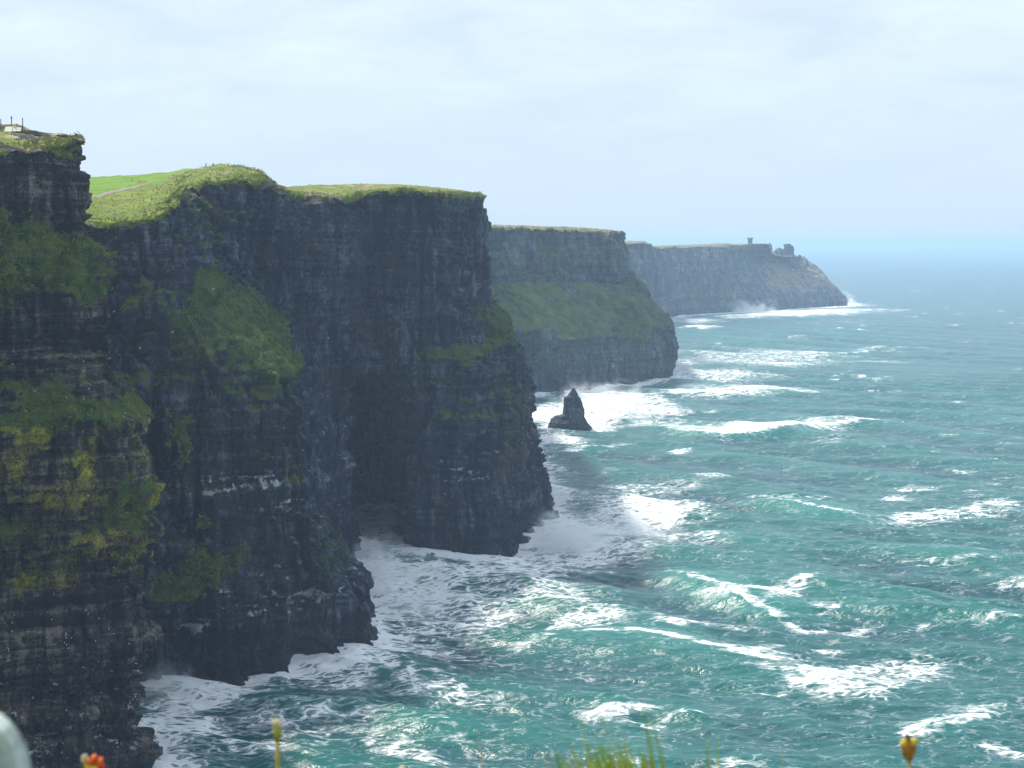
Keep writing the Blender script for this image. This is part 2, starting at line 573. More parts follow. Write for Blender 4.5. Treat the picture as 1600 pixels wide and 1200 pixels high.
# ---- nearest cliff (and the coast that leads from it round to the viewpoint)
near_cols = [
    colw(60, -60, [(0, 0, 0), (126, -6, 4)], [(30, -66, 127), (10, -90, 127)]),
    colw(12, 2.5, [(0, 0, 0), (127, -1, 0.5)], [(9, -2, 127.4), (4, -60, 127)]),
    colw(-3, 6.0, [(0, 0, 0), (127, 0, -1.2)], [(-3, 1, 127.4), (-6, -60, 127)]),
    colw(-18, 14, [(0, 0, 0), (127, -1, -1.2)], [(-22, 5, 127.4), (-40, -50, 127)]),
    colw(-75, 120, [(0, 0, 0), (130, -8, -4)], [(-100, 100, 131), (-160, 60, 132)]),
    colw(-150, 310, [(0, 0, 0), (142, -8, -2)], [(-180, 300, 143), (-240, 260, 145)]),
    col((-150, 1290), [(-150, 900, 2), (-145, 640, 3), (-140, 580, 8), (-140, 240, 14)], [(-150, 218, 440), (-190, 205, 470), (-600, 205, 480)]),
    col((-50, 1255), [(-50, 900, 2), (-50, 655, 3), (-45, 585, 9), (-45, 350, 13), (-40, 238, 16)], [(-45, 212, 446), (-60, 196, 470), (-300, 190, 520)]),
    col((45, 1238), [(40, 1000, 0), (45, 860, -2), (42, 660, 0), (40, 642, 3), (38, 590, 9), (35, 480, 9), (35, 350, 15), (35, 236, 20)], [(34, 210, 452), (30, 196, 474), (-120, 190, 560)]),
    col((140, 1224), [(150, 1000, 0), (160, 860, -2), (150, 655, 0), (142, 592, 9), (108, 560, 12), (104, 480, 12), (92, 350, 18), (84, 226, 20)], [(80, 213, 456), (70, 208, 474), (-40, 205, 600)]),
    col((205, 1211), [(210, 1110, 2), (225, 1000, 2), (238, 860, 0), (226, 655, 2), (204, 638, 6), (160, 590, 12), (150, 480, 14), (134, 350, 16), (118, 220, 20)], [(114, 212, 462), (100, 211, 480), (30, 220, 640)]),
    col((230, 1206), [(215, 1160, 3), (205, 1110, 3), (222, 1080, 3), (225, 1040, 3), (240, 990, 4), (240, 900, 4), (252, 850, 5), (250, 790, 5), (232, 700, 6), (235, 645, 7), (202, 612, 11), (168, 572, 13), (165, 520, 14), (163, 440, 16), (150, 400, 17), (145, 350, 18), (135, 300, 19), (132, 217, 20)], [(124, 214, 466), (108, 213, 486), (50, 235, 650)]),
    col((210, 1165), [(190, 1000, 0), (205, 800, 2), (195, 660, 4), (140, 560, 8), (122, 350, 10), (112, 226, 10)], [(108, 222, 478), (100, 222, 494), (60, 250, 660)]),
    col((130, 1115), [(130, 600, 5), (80, 280, 10)], [(75, 278, 500), (70, 278, 515), (40, 285, 670)]),
    col((40, 1092), [(60, 700, 5), (60, 330, 10)], [(55, 318, 520), (50, 300, 560), (10, 287, 690)]),
]
NRn = 330
G, s, tk = loft(near_cols, [6, 3, 3, 6, 8, 6, 1.2, 0.55, 0.42, 0.42, 0.42, 0.5, 1.0, 2.5], NRn, 56)
P, up, up0, h2, kk = weather(G, s, NRn, 3, 1.8, 1.2, 2.5, 2.4, (0.6, 2.6), (1.6, 6.0), 0.30, 0.7, 22.0, 4.0, 0.05, 2.4, 5.5, 2.2)
note_coast(P, NRn)
x, y, z = P[..., 0], P[..., 1], P[..., 2]
nz = fbm(x / 7, y / 7, z / 7, 4)
rows = np.arange(P.shape[1])[None, :] + 0 * z
inl = rows >= NRn - 2
grass = blobs(P, [(60, 400, 125, 70, 8, 0.75), (0, 400, 60, 90, 0, 0.75), (130, 440, 45, 40, 20, 0.7), (75, 630, 42, 34, 0, 0.95), (130, 640, 60, 26, 15, 0.85), (60, 655, 110, 13, 0, 1.0), (215, 632, 30, 24, 25, 0.8),
                  (200, 780, 50, 52, 0, 0.72), (10, 825, 48, 22, 0, 0.85), (20, 600, 30, 14, 0, .5), (60, 900, 20, 20, 0, .3)])
grass = grass + 0.5 * sstep(up, 0.35, 0.8) * zband(z, 48, 150, 8) + 0.15 * nz
grass = grass + 0.85 * sstep(z, 148, 153) * sstep(vn(x / 5, y / 5, z / 5), -0.4, 0.5)
grass = np.where(inl, 0.42 + 1.0 * fbm(x / 5, y / 5, z / 5, 4) + blobs(P, [(85, 217, 34, 5, 0, 0.5), (5, 220, 12, 12, 0, 0.6), (10, 200, 20, 5, 0, .4)]), grass)
lich = zband(z, 47, 90, 3) * (0.36 + 0.42 * vn(x / 5 + 9, y / 5, z / 7) + 0.25 * (h2 - 0.4)) + blobs(P, [(60, 670, 60, 18, 0, 0.5), (120, 725, 22, 20, 0, 0.6), (110, 660, 30, 14, 0, .3), (35, 915, 14, 50, 0, 0.4), (190, 830, 60, 40, 0, 0.25)])
guano = zband(z, 3, 46, 4) * (0.28 * sstep(up, 0.1, 0.7) + 0.30 * vn(x / 2.5, y / 2.5, z / 1.1) + 0.30 * vn(x / 9 + 3, y / 9, z / 9)) + 0.10 * zband(z, 90, 112, 4) * (1 + vn(x / 3, y / 3, z / 1.0)) + blobs(P, [(225, 660, 16, 13, 0, 0.55), (70, 990, 26, 14, 0, .35), (45, 1070, 30, 20, 0, .3), (75, 750, 16, 22, 0, .3)])
soil = np.where(inl, 0.30 + 0.8 * fbm(x / 4 + 7, y / 4, z / 4, 3) + blobs(P, [(70, 212, 26, 5, 5, 0.3)]), 0.55 * sstep(z, 150, 155) * sstep(vn(x / 4 + 2, y / 4, z / 3), 0.0, 0.6))
wet = 1 - sstep(z, 1.0, 9.0)
bright = sstep(z, 149, 152)
emit_coast('cliff_nearest', P, rock_near, (grass, lich, guano), (soil, wet, bright))
tag(bpy.data.objects['cliff_nearest'], 'nearest dark layered cliff at the left edge with mossy ledges and yellow lichen', kind='structure')
near_P, near_up, near_nr, near_grass = P, up, NRn, grass

# ---- promontory with the grassy spur, the wall behind it, and the square headland with the cave
mid_cols = [
    col((60, 1095), [(80, 700, 3), (90, 340, 25)], [(92, 312, 640), (90, 283, 820), (60, 284, 1000)]),
    col((150, 1085), [(150, 700, 2), (125, 347, 28)], [(118, 312, 640), (112, 280, 810), (90, 281, 1000)]),
    col((228, 1076), [(226, 900, 2), (215, 640, 8), (185, 480, 22), (165, 347, 34)], [(155, 312, 640), (140, 278, 800), (120, 279, 1000)]),
    col((285, 1071), [(283, 900, 2), (270, 640, 8), (250, 480, 24), (228, 342, 38)], [(222, 310, 645), (205, 274.5, 790), (190, 276, 1000)]),
    col((340, 1066), [(338, 900, 2), (330, 640, 6), (318, 560, 10), (290, 440, 30), (265, 322, 44)], [(262, 297, 640), (258, 270, 770), (250, 273, 1000)]),
    col((410, 1050), [(408, 900, 2), (402, 700, 4), (398, 590, 6), (370, 520, 20), (318, 425, 42), (280, 300, 48)], [(285, 283, 640), (300, 264, 740), (290, 270, 1000)]),
    col((470, 1042), [(470, 920, 2), (455, 830, 4), (446, 700, 6), (440, 585, 8), (410, 525, 22), (345, 432, 48), (330, 284, 58)], [(330, 270, 640), (325, 261, 690), (320, 272, 1000)]),
    col((540, 1037), [(537, 925, 2), (508, 860, 5), (486, 760, 8), (474, 640, 10), (466, 583, 11), (430, 520, 28), (355, 430, 54), (375, 281, 64)], [(362, 264, 650), (347, 257.5, 682), (345, 272, 1000)]),
    col((573, 1000), [(570, 960, 2), (566, 915, 4), (532, 866, 6), (506, 812, 9), (490, 705, 12), (482, 640, 14), (475, 580, 14), (442, 520, 22), (402, 466, 30), (352, 420, 40), (410, 340, 44), (416, 282, 46)], [(402, 267, 662), (385, 263, 700), (380, 275, 1000)]),
    col((545, 935), [(500, 800, 5), (455, 560, 5), (400, 440, 8), (425, 340, 5), (428, 290, 5)], [(418, 280, 700), (405, 276, 740), (400, 282, 1000)]),
    col((524, 900), [(512, 800, 0), (492, 650, 0), (462, 520, -2), (452, 400, 0), (451, 302, 6)], [(446, 296, 740), (436, 293, 790), (430, 294, 1050)]),
    col((541, 880), [(530, 800, 0), (520, 650, -2), (512, 520, 0), (505, 400, 4), (500, 306, 8)], [(498, 298, 770), (490, 290.5, 830), (480, 292, 1050)]),
    col((556, 869), [(547, 800, -3), (541, 700, -5), (545, 610, -7), (549, 575, -7), (549, 450, 0), (549, 306, 6)], [(548, 296, 790), (545, 288.5, 840), (540, 291, 1050)]),
    col((530, 798), [(528, 720, 2), (528, 640, 0), (542, 602, -60), (556, 574, -122), (560, 450, -112), (565, 301, -104)], [(572, 295, 790), (570, 288, 840), (565, 291, 1050)]),
    col((606, 798), [(604, 720, 2), (602, 640, 0), (602, 602, -60), (604, 576, -120), (606, 450, -108), (608, 297, -100)], [(612, 292, 795), (610, 288, 845), (600, 291, 1050)]),
    col((648, 866), [(652, 720, 0), (652, 620, -2), (648, 590, -4), (648, 560, -4), (648, 450, 4), (648, 297, 12)], [(647, 293, 800), (643, 289.5, 850), (630, 292, 1050)]),
    col((722, 873), [(718, 720, 4), (712, 560, 10), (706, 540, 16), (704, 430, 22), (700, 301, 30)], [(694, 297, 815), (682, 293, 870), (660, 294, 1050)]),
    col((795, 860), [(789, 720, 4), (780, 580, 10), (768, 545, 16), (752, 500, 30), (738, 470, 42), (732, 400, 48), (728, 303, 54)], [(719, 300, 846), (704, 296, 890), (680, 296, 1050)]),
    col((846, 820), [(838, 735, 2), (820, 620, 6), (802, 535, 10), (788, 498, 16), (764, 476, 28), (752, 440, 34), (746, 304, 38)], [(735, 302, 878), (718, 298, 910), (690, 298, 1050)]),
    col((860, 796), [(852, 750, 0), (841, 702, 0), (829, 652, 2), (822, 592, 4), (806, 532, 6), (796, 492, 8), (771, 474, 14), (762, 450, 16), (755, 400, 17), (753, 305, 18)], [(744, 302, 905), (728, 299, 925), (700, 299, 1060)]),
    col((838, 757), [(822, 620, 0), (780, 490, 5), (748, 450, 8), (742, 308, 10)], [(736, 306, 985), (722, 303, 1000), (690, 303, 1080)]),
    col((780, 690), [(760, 600, 5), (735, 480, 8), (722, 330, 12)], [(716, 328, 1190), (700, 326, 1200), (660, 326, 1230)]),
    col((725, 648), [(715, 500, 5), (690, 345, 12)], [(680, 344, 1380), (660, 343, 1400), (620, 343, 1430)]),
]
NRm = 310
res_m = [3, 1.2, 0.62, 0.62, 0.62, 0.62, 0.62, 0.62, 0.9, 0.9, 0.62, 0.62, 1.6, 0.9, 0.9, 0.68, 0.68, 0.68, 0.8, 3.0, 10, 12]
G, s, tk = loft(mid_cols, res_m, NRm, 60, 0.08)
P, up, up0, h2, kk = weather(G, s, NRm, 8, 2.6, 2.2, 1.5, 1.7, (0.9, 3.6), (2.5, 9.0), 0.35, 0.8, 26.0, 5.5, 0.0, 7.5, 10.0, 5.0)
note_coast(P, NRm)
x, y, z = P[..., 0], P[..., 1], P[..., 2]
nz = fbm(x / 9, y / 9, z / 9, 4)
rows = np.arange(P.shape[1])[None, :] + 0 * z
ii = np.arange(P.shape[0])[:, None] + 0 * z
inl = rows >= NRm - 3
cut = int(np.searchsorted(s, tk[10]))
spur = blobs(P, [(385, 515, 88, 62, 30, 1.05), (330, 455, 50, 40, 30, 0.9), (430, 560, 55, 36, 30, 1.0), (300, 520, 55, 60, 10, 0.72), (230, 480, 60, 50, 0, 0.45), (250, 585, 80, 26, 0, 0.45),
                 (390, 610, 80, 34, 0, 0.42), (320, 890, 82, 32, -14, 0.72), (280, 925, 52, 24, 0, 0.72), (315, 822, 34, 12, -20, 0.55), (455, 745, 28, 16, 0, 0.55), (520, 870, 42, 46, 0, 0.45), (285, 690, 22, 60, 0, 0.45), (330, 350, 60, 60, 0, 0.28),
                 (700, 552, 62, 14, 0, 0.85), (785, 520, 30, 45, 50, 0.72), (770, 490, 22, 16, 0, 0.7), (700, 590, 80, 10, 0, 0.45), (720, 640, 70, 20, 0, 0.35), (800, 640, 25, 80, 0, 0.3)])
grass = spur + 0.42 * sstep(up, 0.3, 0.8) * zband(z, 35, 150, 8) + 0.18 * nz
edge = sstep(rows, NRm - 10, NRm - 2)
grass = grass + edge * 0.55 * sstep(vn(x / 6, y / 6, z / 6), -0.5, 0.5)
soil = np.where(inl, 0.22 + 0.75 * fbm(x / 16, y / 10, z / 6, 4) * (ii > cut) + blobs(P, [(520, 298, 55, 7, 0, 0.40), (572, 292, 12, 5, 0, .6), (605, 298, 10, 4, 0, .5), (350, 262, 28, 5, 0, 0.45), (690, 309, 12, 6, 0, .4)]), 0)
grass = np.where(inl, 0.95 + 0.25 * fbm(x / 6, y / 6, z / 6, 3), grass)
# scuffed pale rim where the turf breaks off
rim = zband(rows.astype(float), NRm - 6, NRm + 2, 1.5)
rim = zband(rows.astype(float), NRm - 9, NRm + 7, 3)
soil = np.maximum(soil, 0.75 * rim * sstep(fbm(x / 8 + 1, y / 8, z / 5, 3), -0.05, 0.35))
lich = 0.0 * z + 0.16 * zband(z, 20, 75, 10) * (1 + vn(x / 9, y / 9, z / 6)) + blobs(P, [(720, 640, 90, 60, 0, 0.10), (820, 680, 30, 110, 0, 0.2)])
lb = 0.5 + 0.5 * vn(z / 0.8, z * 0 + 4.0)
guano = zband(z, 12, 62, 4) * (0.30 * sstep(up, 0.05, 0.6) + 0.26 * vn(x / 6, y / 6, z / 0.9) + 0.16 * vn(x / 22, y / 22, z / 12)) + blobs(P, [(390, 730, 90, 70, 0, 0.20), (460, 935, 120, 12, -8, 0.34), (290, 985, 60, 10, -10, 0.34), (445, 790, 40, 12, 0, 0.3), (740, 745, 60, 12, 0, 0.30), (720, 565, 90, 7, 0, 0.34), (465, 430, 22, 50, 0, 0.25), (600, 690, 40, 6, 0, 0.3), (535, 510, 40, 20, 0, 0.25)]) * (0.55 + 0.7 * lb)
soil = np.maximum(soil, blobs(P, [(473, 465, 7, 30, 5, 0.42)]))
wet = (1 - sstep(z, 2.0, 17.0)) * 0.9
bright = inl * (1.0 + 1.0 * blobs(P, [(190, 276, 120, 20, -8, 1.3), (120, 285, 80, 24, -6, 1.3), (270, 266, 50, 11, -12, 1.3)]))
emit_coast('cliff_with_grassy_spur', P, rock_mid, (grass, lich, guano), (soil, wet, bright), 0, cut + 1)
tag(bpy.data.objects['cliff_with_grassy_spur'], 'dark cliff with a grassy spur below the sunlit green hill', kind='structure')
emit_coast('cliff_with_sea_cave', P, rock_mid, (grass, lich, guano), (soil, wet, bright), cut, None)
tag(bpy.data.objects['cliff_with_sea_cave'], 'square dark headland with a tall sea cave at its foot', kind='structure')
mid_P, mid_up, mid_nr, mid_grass, mid_bright = P, up, NRm, grass, bright

# ---- third headland
far_cols = [
    col((700, 640), [(690, 520, 5), (650, 350, 70)], [(640, 349, 1600), (600, 348, 1700)]),
    col((775, 630), [(770, 520, 5), (745, 450, 40), (690, 351, 75)], [(685, 350, 1640), (660, 349, 1760)]),
    col((838, 617), [(832, 540, 4), (825, 515, 12), (800, 465, 50), (780, 440, 62), (758, 354, 75)], [(756, 351.5, 1640), (750, 351, 1800)]),
    col((900, 610), [(895, 530, 4), (885, 510, 14), (850, 460, 48), (830, 440, 56), (812, 356, 68)], [(812, 353, 1670), (810, 353, 1800)]),
    col((950, 604), [(946, 525, 4), (940, 510, 12), (912, 458, 40), (890, 440, 48), (872, 358, 58)], [(870, 354.5, 1700), (868, 355, 1820)]),
    col((1010, 597), [(1008, 530, 3), (1000, 512, 8), (980, 468, 22), (955, 440, 34), (930, 362, 44)], [(928, 357, 1735), (922, 357, 1830)]),
    col((1040, 593), [(1042, 540, 2), (1036, 510, 6), (1016, 478, 16), (985, 440, 26), (958, 364, 36)], [(955, 360, 1752), (945, 359, 1840)]),
    col((1053, 591), [(1054, 565, 1), (1058, 545, 2), (1055, 520, 4), (1040, 492, 10), (1013, 466, 20), (1001, 440, 26), (976, 413, 32), (972, 385, 34), (971, 362, 35)], [(966, 361, 1765), (955, 360, 1850)]),
    col((1040, 572), [(1042, 530, 1), (1030, 500, 5), (990, 440, 20), (968, 410, 26), (966, 366, 30)], [(960, 364, 1930), (950, 363, 1950)]),
    col((985, 540), [(980, 480, 5), (955, 375, 20)], [(945, 373, 2330), (930, 372, 2360)]),
]
NRf = 170
G, s, tk = loft(far_cols, [5, 2.5, 1.3, 1.3, 1.3, 1.3, 1.1, 1.1, 5], NRf, 20)
P, up, up0, h2, kk = weather(G, s, NRf, 21, 4.5, 4.0, 1.4, 1.8, (1.2, 4.5), (3, 9), 0.4, 1.0, 34.0, 8.0, 0.0, 7.0, 16.0, 5.0)
note_coast(P, NRf)
x, y, z = P[..., 0], P[..., 1], P[..., 2]
rows = np.arange(P.shape[1])[None, :] + 0 * z
inl = rows >= NRf - 2
grass = 0.40 * sstep(up0, 0.30, 0.55) + 0.34 * sstep(up, 0.3, 0.8) + 0.5 * fbm(x / 18, y / 18, z / 18, 4) + blobs(P, [(900, 490, 110, 28, 8, 0.55), (985, 500, 60, 40, 30, 0.55), (860, 500, 60, 20, 0, .4), (830, 420, 60, 60, 0, 0.22), (900, 560, 100, 40, 0, 0.16)])
grass = np.where(inl, 0.9 + 0 * z, grass)
lich = 0 * z
guano = zband(z, 10, 35, 5) * (0.15 + 0.25 * vn(x / 6, y / 6, z / 8)) + blobs(P, [(1000, 455, 30, 30, 30, 0.3), (965, 572, 22, 20, 0, 0.3), (1020, 480, 40, 16, 30, .3), (835, 480, 12, 12, 0, .3)])
soil = np.where(inl, 0.5 + 0 * z, 0.55 * zband(rows.astype(float), NRf - 6, NRf, 2) * sstep(vn(x / 12, y / 12, z / 8), -0.3, 0.5)) + blobs(P, [(960, 364, 16, 6, 0, 0.5)])
wet = (1 - sstep(z, 2.0, 12.0)) * 0.8
emit_coast('cliff_third_headland', P, rock_far_hazed, (grass, lich, guano), (soil, wet, inl * 0.5))
tag(bpy.data.objects['cliff_third_headland'], 'hazy greenish cliff with grassy shelves behind the square headland', kind='structure')

# ---- last headland
hag_cols = [
    col((900, 512), [(900, 400, 60), (895, 376, 80)], [(890, 375.5, 2850), (870, 375, 3000)]),
    col((985, 510), [(985, 440, 15), (975, 400, 30), (970, 378, 35)], [(968, 376.5, 2900), (960, 376, 3100)]),
    col((1018, 507), [(1013, 440, 6), (1010, 400, 10), (1008, 379, 12)], [(1005, 377, 2900), (1000, 377, 3100)]),
    col((1026, 500), [(1020, 440, 10), (1014, 410, 20), (1012, 388, 30)], [(1014, 385, 3120), (1014, 385, 3300)]),
    col((1068, 492.5), [(1062, 440, 10), (1056, 400, 25), (1052, 386.5, 35)], [(1052, 383.5, 3320), (1052, 383, 3500)]),
    col((1120, 489.5), [(1112, 440, 12), (1104, 400, 32), (1100, 385.5, 45)], [(1100, 382, 3400), (1100, 381.5, 3560)]),
    col((1150, 488), [(1142, 445, 20), (1134, 410, 40), (1130, 386, 56)], [(1130, 381, 3440), (1130, 380, 3600)]),
    col((1185, 486.5), [(1176, 455, 30), (1162, 420, 80), (1154, 402, 100), (1150, 388, 106)], [(1152, 383, 3500), (1152, 381, 3600)]),
    col((1215, 485), [(1208, 460, 30), (1192, 425, 90), (1182, 404, 125), (1178, 388, 130)], [(1180, 381, 3530), (1180, 380.5, 3640)]),
    col((1245, 482.5), [(1240, 462, 25), (1222, 425, 80), (1206, 402, 120), (1200, 388, 124)], [(1198, 381, 3540), (1195, 380.5, 3660)]),
    col((1275, 480.5), [(1271, 462, 20), (1254, 428, 70), (1228, 409, 105), (1213, 401, 118)], [(1208, 397, 3560), (1200, 388, 3680)]),
    col((1303, 479), [(1301, 462, 12), (1285, 432, 50), (1260, 410, 80), (1241, 402, 95)], [(1232, 401, 3620), (1215, 399, 3700)]),
    col((1323, 477.5), [(1322, 470, 3), (1317, 461, 10), (1302, 444, 30), (1278, 419, 55), (1255, 402, 70)], [(1246, 401, 3680), (1225, 400, 3740)]),
    col((1318, 474), [(1316, 462, 5), (1300, 446, 20), (1275, 421, 45), (1250, 404, 55)], [(1240, 403, 3860), (1225, 402, 3880)]),
]
NRh = 110
G, s, tk = loft(hag_cols, [8, 5, 3, 3, 3, 3, 3, 3, 3, 3, 3, 3, 5], NRh, 18)
P, up, up0, h2, kk = weather(G, s, NRh, 33, 7.0, 5.0, 1.6, 2.6, (2, 7), (5, 14), 1.2, 1.0, 60.0, 14.0, 0.0, 8.0, 30.0, 6.0)
note_coast(P, NRh)
x, y, z = P[..., 0], P[..., 1], P[..., 2]
rows = np.arange(P.shape[1])[None, :] + 0 * z
inl = rows >= NRh - 2
u_, v_ = to_px(P)
grass = 0.35 + 0.3 * fbm(x / 40, y / 40, z / 30, 4) + blobs(P, [(1170, 408, 30, 10, 20, 0.7), (1100, 450, 60, 25, 0, 0.1)]) - 0.5 * sstep(u_, 1180, 1215)
grass = np.where(inl, 0.75, grass)
soil = np.where(inl, 0.55, 0.6 * sstep(u_, 1165, 1205) * sstep(z, 24, 46) + 0.3 * fbm(x / 20, y / 20, z / 20, 3) * sstep(u_, 1165, 1205))
wet = (1 - sstep(z, 2.0, 16.0)) * 0.8
emit_coast('cliff_last_headland', P, rock_hag_hazed, (grass, 0 * z, 0 * z), (soil, wet, 0.5 * inl))
tag(bpy.data.objects['cliff_last_headland'], 'farthest pale blue headland sloping down into the sea', kind='structure')


# ------------------------------------------------------------------ turf and plants clinging to the ledges and the rims
def turf_mat(name, a, b, c):
    m, t = material(name)
    p = t.pos()
    k = t.mix(t.step(t.noise(p, 0.35, 4, 0.7), 0.35, 0.62), a, b)
    k = t.mix(t.step(t.noise(p, 1.1, 3, 0.7), 0.52, 0.68), k, c)
    t.out(t.principled(k, 0.85, None, 0.15))
    return m
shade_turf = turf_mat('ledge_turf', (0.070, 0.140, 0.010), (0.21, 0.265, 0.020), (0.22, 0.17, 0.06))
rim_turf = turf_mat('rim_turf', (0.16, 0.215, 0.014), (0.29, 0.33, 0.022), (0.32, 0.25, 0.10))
leaf_turf = turf_mat('ledge_leaves', (0.09, 0.145, 0.018), (0.19, 0.24, 0.035), (0.10, 0.12, 0.025))

def clumps(P, mask, count, size, mat, label, seed, name='turf', flat=0.4, blades=5):
    rg_ = np.random.default_rng(seed)
    cand = np.argwhere(mask)
    if not len(cand): return
    pick = cand[rg_.integers(0, len(cand), count)]
    dS = np.gradient(P, axis=0); dR = np.gradient(P, axis=1)
    n = np.cross(dS, dR); n /= np.maximum(1e-9, np.linalg.norm(n, axis=2, keepdims=True))
    B = P[pick[:, 0], pick[:, 1]]; N = n[pick[:, 0], pick[:, 1]]
    B = B + rg_.normal(0, 0.35, B.shape)
    V = []
    for k in range(blades):
        a = rg_.uniform(0, 2 * np.pi, count)
        ax = N * 0.75 + np.array([0, 0, 0.55]) + np.stack([np.cos(a), np.sin(a), rg_.uniform(-0.5, 0.3, count)], -1) * flat * 1.6
        ax /= np.linalg.norm(ax, axis=1, keepdims=True)
        sd = np.cross(ax, np.stack([np.cos(a + 1.3), np.sin(a + 1.3), 0.4 + 0 * a], -1)); sd /= np.maximum(1e-6, np.linalg.norm(sd, axis=1, keepdims=True))
        L = (size * rg_.uniform(0.5, 1.35, count))[:, None]
        b0 = B - N * 0.15
        V.append(np.stack([b0 - sd * L * 0.22, b0 + sd * L * 0.22, b0 + ax * L + sd * L * 0.08, b0 + ax * L * 0.72 - sd * L * 0.2], 1))
    V = np.concatenate(V).reshape(-1, 3)
    nq = len(V) // 4
    me = bpy.data.meshes.new(name)
    me.vertices.add(len(V)); me.vertices.foreach_set('co', V.reshape(-1).astype(np.float32))
    me.loops.add(nq * 4); me.loops.foreach_set('vertex_index', np.arange(nq * 4, dtype=np.int32))
    me.polygons.add(nq); me.polygons.foreach_set('loop_start', np.arange(0, nq * 4, 4, dtype=np.int32))
    me.materials.append(mat); me.update(calc_edges=True)
    tag(link(name, me), label, kind='stuff')

u_, v_ = to_px(near_P)
r_ = np.arange(near_P.shape[1])[None, :] + 0 * u_
seen = (u_ > -40) & (u_ < 300) & (v_ > 150) & (v_ < 1230)
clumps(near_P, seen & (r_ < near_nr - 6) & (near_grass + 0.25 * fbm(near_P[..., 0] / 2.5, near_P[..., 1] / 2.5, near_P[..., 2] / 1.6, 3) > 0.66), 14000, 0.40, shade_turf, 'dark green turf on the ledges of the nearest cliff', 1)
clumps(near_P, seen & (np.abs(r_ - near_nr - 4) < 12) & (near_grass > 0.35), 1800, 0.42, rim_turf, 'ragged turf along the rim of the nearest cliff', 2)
u_, v_ = to_px(mid_P)
r_ = np.arange(mid_P.shape[1])[None, :] + 0 * u_
seen = (u_ > 120) & (u_ < 870) & (v_ > 240) & (v_ < 1080)
leafy = blobs(mid_P, [(320, 890, 82, 32, -14, 1), (280, 925, 52, 24, 0, 1), (315, 822, 34, 12, -20, 1), (285, 690, 16, 60, 0, 0.8)])
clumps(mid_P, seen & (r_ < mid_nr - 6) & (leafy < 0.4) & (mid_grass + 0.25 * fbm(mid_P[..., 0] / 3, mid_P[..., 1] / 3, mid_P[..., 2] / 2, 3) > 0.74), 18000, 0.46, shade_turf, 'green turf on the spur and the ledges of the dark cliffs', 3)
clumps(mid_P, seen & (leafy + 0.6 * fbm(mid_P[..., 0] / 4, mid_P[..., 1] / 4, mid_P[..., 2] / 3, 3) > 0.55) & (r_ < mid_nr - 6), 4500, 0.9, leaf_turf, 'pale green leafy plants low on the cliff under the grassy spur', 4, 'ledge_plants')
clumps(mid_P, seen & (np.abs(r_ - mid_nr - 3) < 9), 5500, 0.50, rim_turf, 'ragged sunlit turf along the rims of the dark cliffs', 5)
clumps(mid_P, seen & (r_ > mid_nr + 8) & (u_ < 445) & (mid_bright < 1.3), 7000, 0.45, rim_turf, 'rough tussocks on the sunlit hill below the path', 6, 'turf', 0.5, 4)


# ------------------------------------------------------------------ rock stack and crags
def crag(name, rings, mat, label, seed, n=44, m=46, amp=1.0, cat='rock', th=(1.0, 2.4), grass_top=False):
    """rings: (z, centre x, centre y, half width, half depth) from foot to tip"""
    r = np.array(rings, float)
    t = np.linspace(0, 1, m)
    q = (r[:, 0] - r[0, 0]) / (r[-1, 0] - r[0, 0])
    C = np.stack([np.interp(t, q, r[:, i]) for i in range(5)], -1)
    a = np.linspace(0, 2 * np.pi, n + 1)
    ca, sa = np.cos(a), np.sin(a)
    sq = 1 / (np.abs(ca) ** 3.2 + np.abs(sa) ** 3.2) ** (1 / 3.2)
    G = np.zeros((n + 1, m + 1, 3))
    G[:, :m, 0] = C[None, :, 1] + C[None, :, 3] * (ca * sq)[:, None]
    G[:, :m, 1] = C[None, :, 2] + C[None, :, 4] * (sa * sq)[:, None]
    G[:, :m, 2] = C[None, :, 0]
    G[:, m] = np.array([C[-1, 1], C[-1, 2], C[-1, 0]])
    x, y, z = G[..., 0], G[..., 1], G[..., 2]
    rng = np.random.default_rng(seed)
    k = np.searchsorted(np.cumsum(rng.uniform(*th, 200)) - 12, z + 0.4 * vn(x / 5, y / 5, z / 5))
    d = amp * (0.9 * fbm(x / 7 + seed, y / 7, z / 9, 3) + 0.9 * (hsh(k, seed + 0 * k) - 0.5) + 0.8 * (hsh(k, np.floor(x / 2.5), np.floor(y / 2.5)) - 0.5))
    rad = np.stack([ca, sa, 0 * ca], -1)[:, None, :]
    G = G + rad * (d * np.minimum(1, np.linspace(1, 0.35, m + 1)))[..., None]
    G[-1] = G[0]
    me = grid_mesh(name, G, [mat])
    z = G[..., 2]
    top = r[-1, 0]
    g = sstep(z, top * 0.72, top * 0.95) * (0.45 if grass_top else 0.0)
    add_attr(me, 'cover', g, 0 * z, 0 * z)
    add_attr(me, 'ground', 0 * z, (1 - sstep(z, 1, 10)) * 0.9 if r[0, 0] < 0 else 0 * z, 0 * z)
    o = link(name, me)
    return tag(o, label, cat)

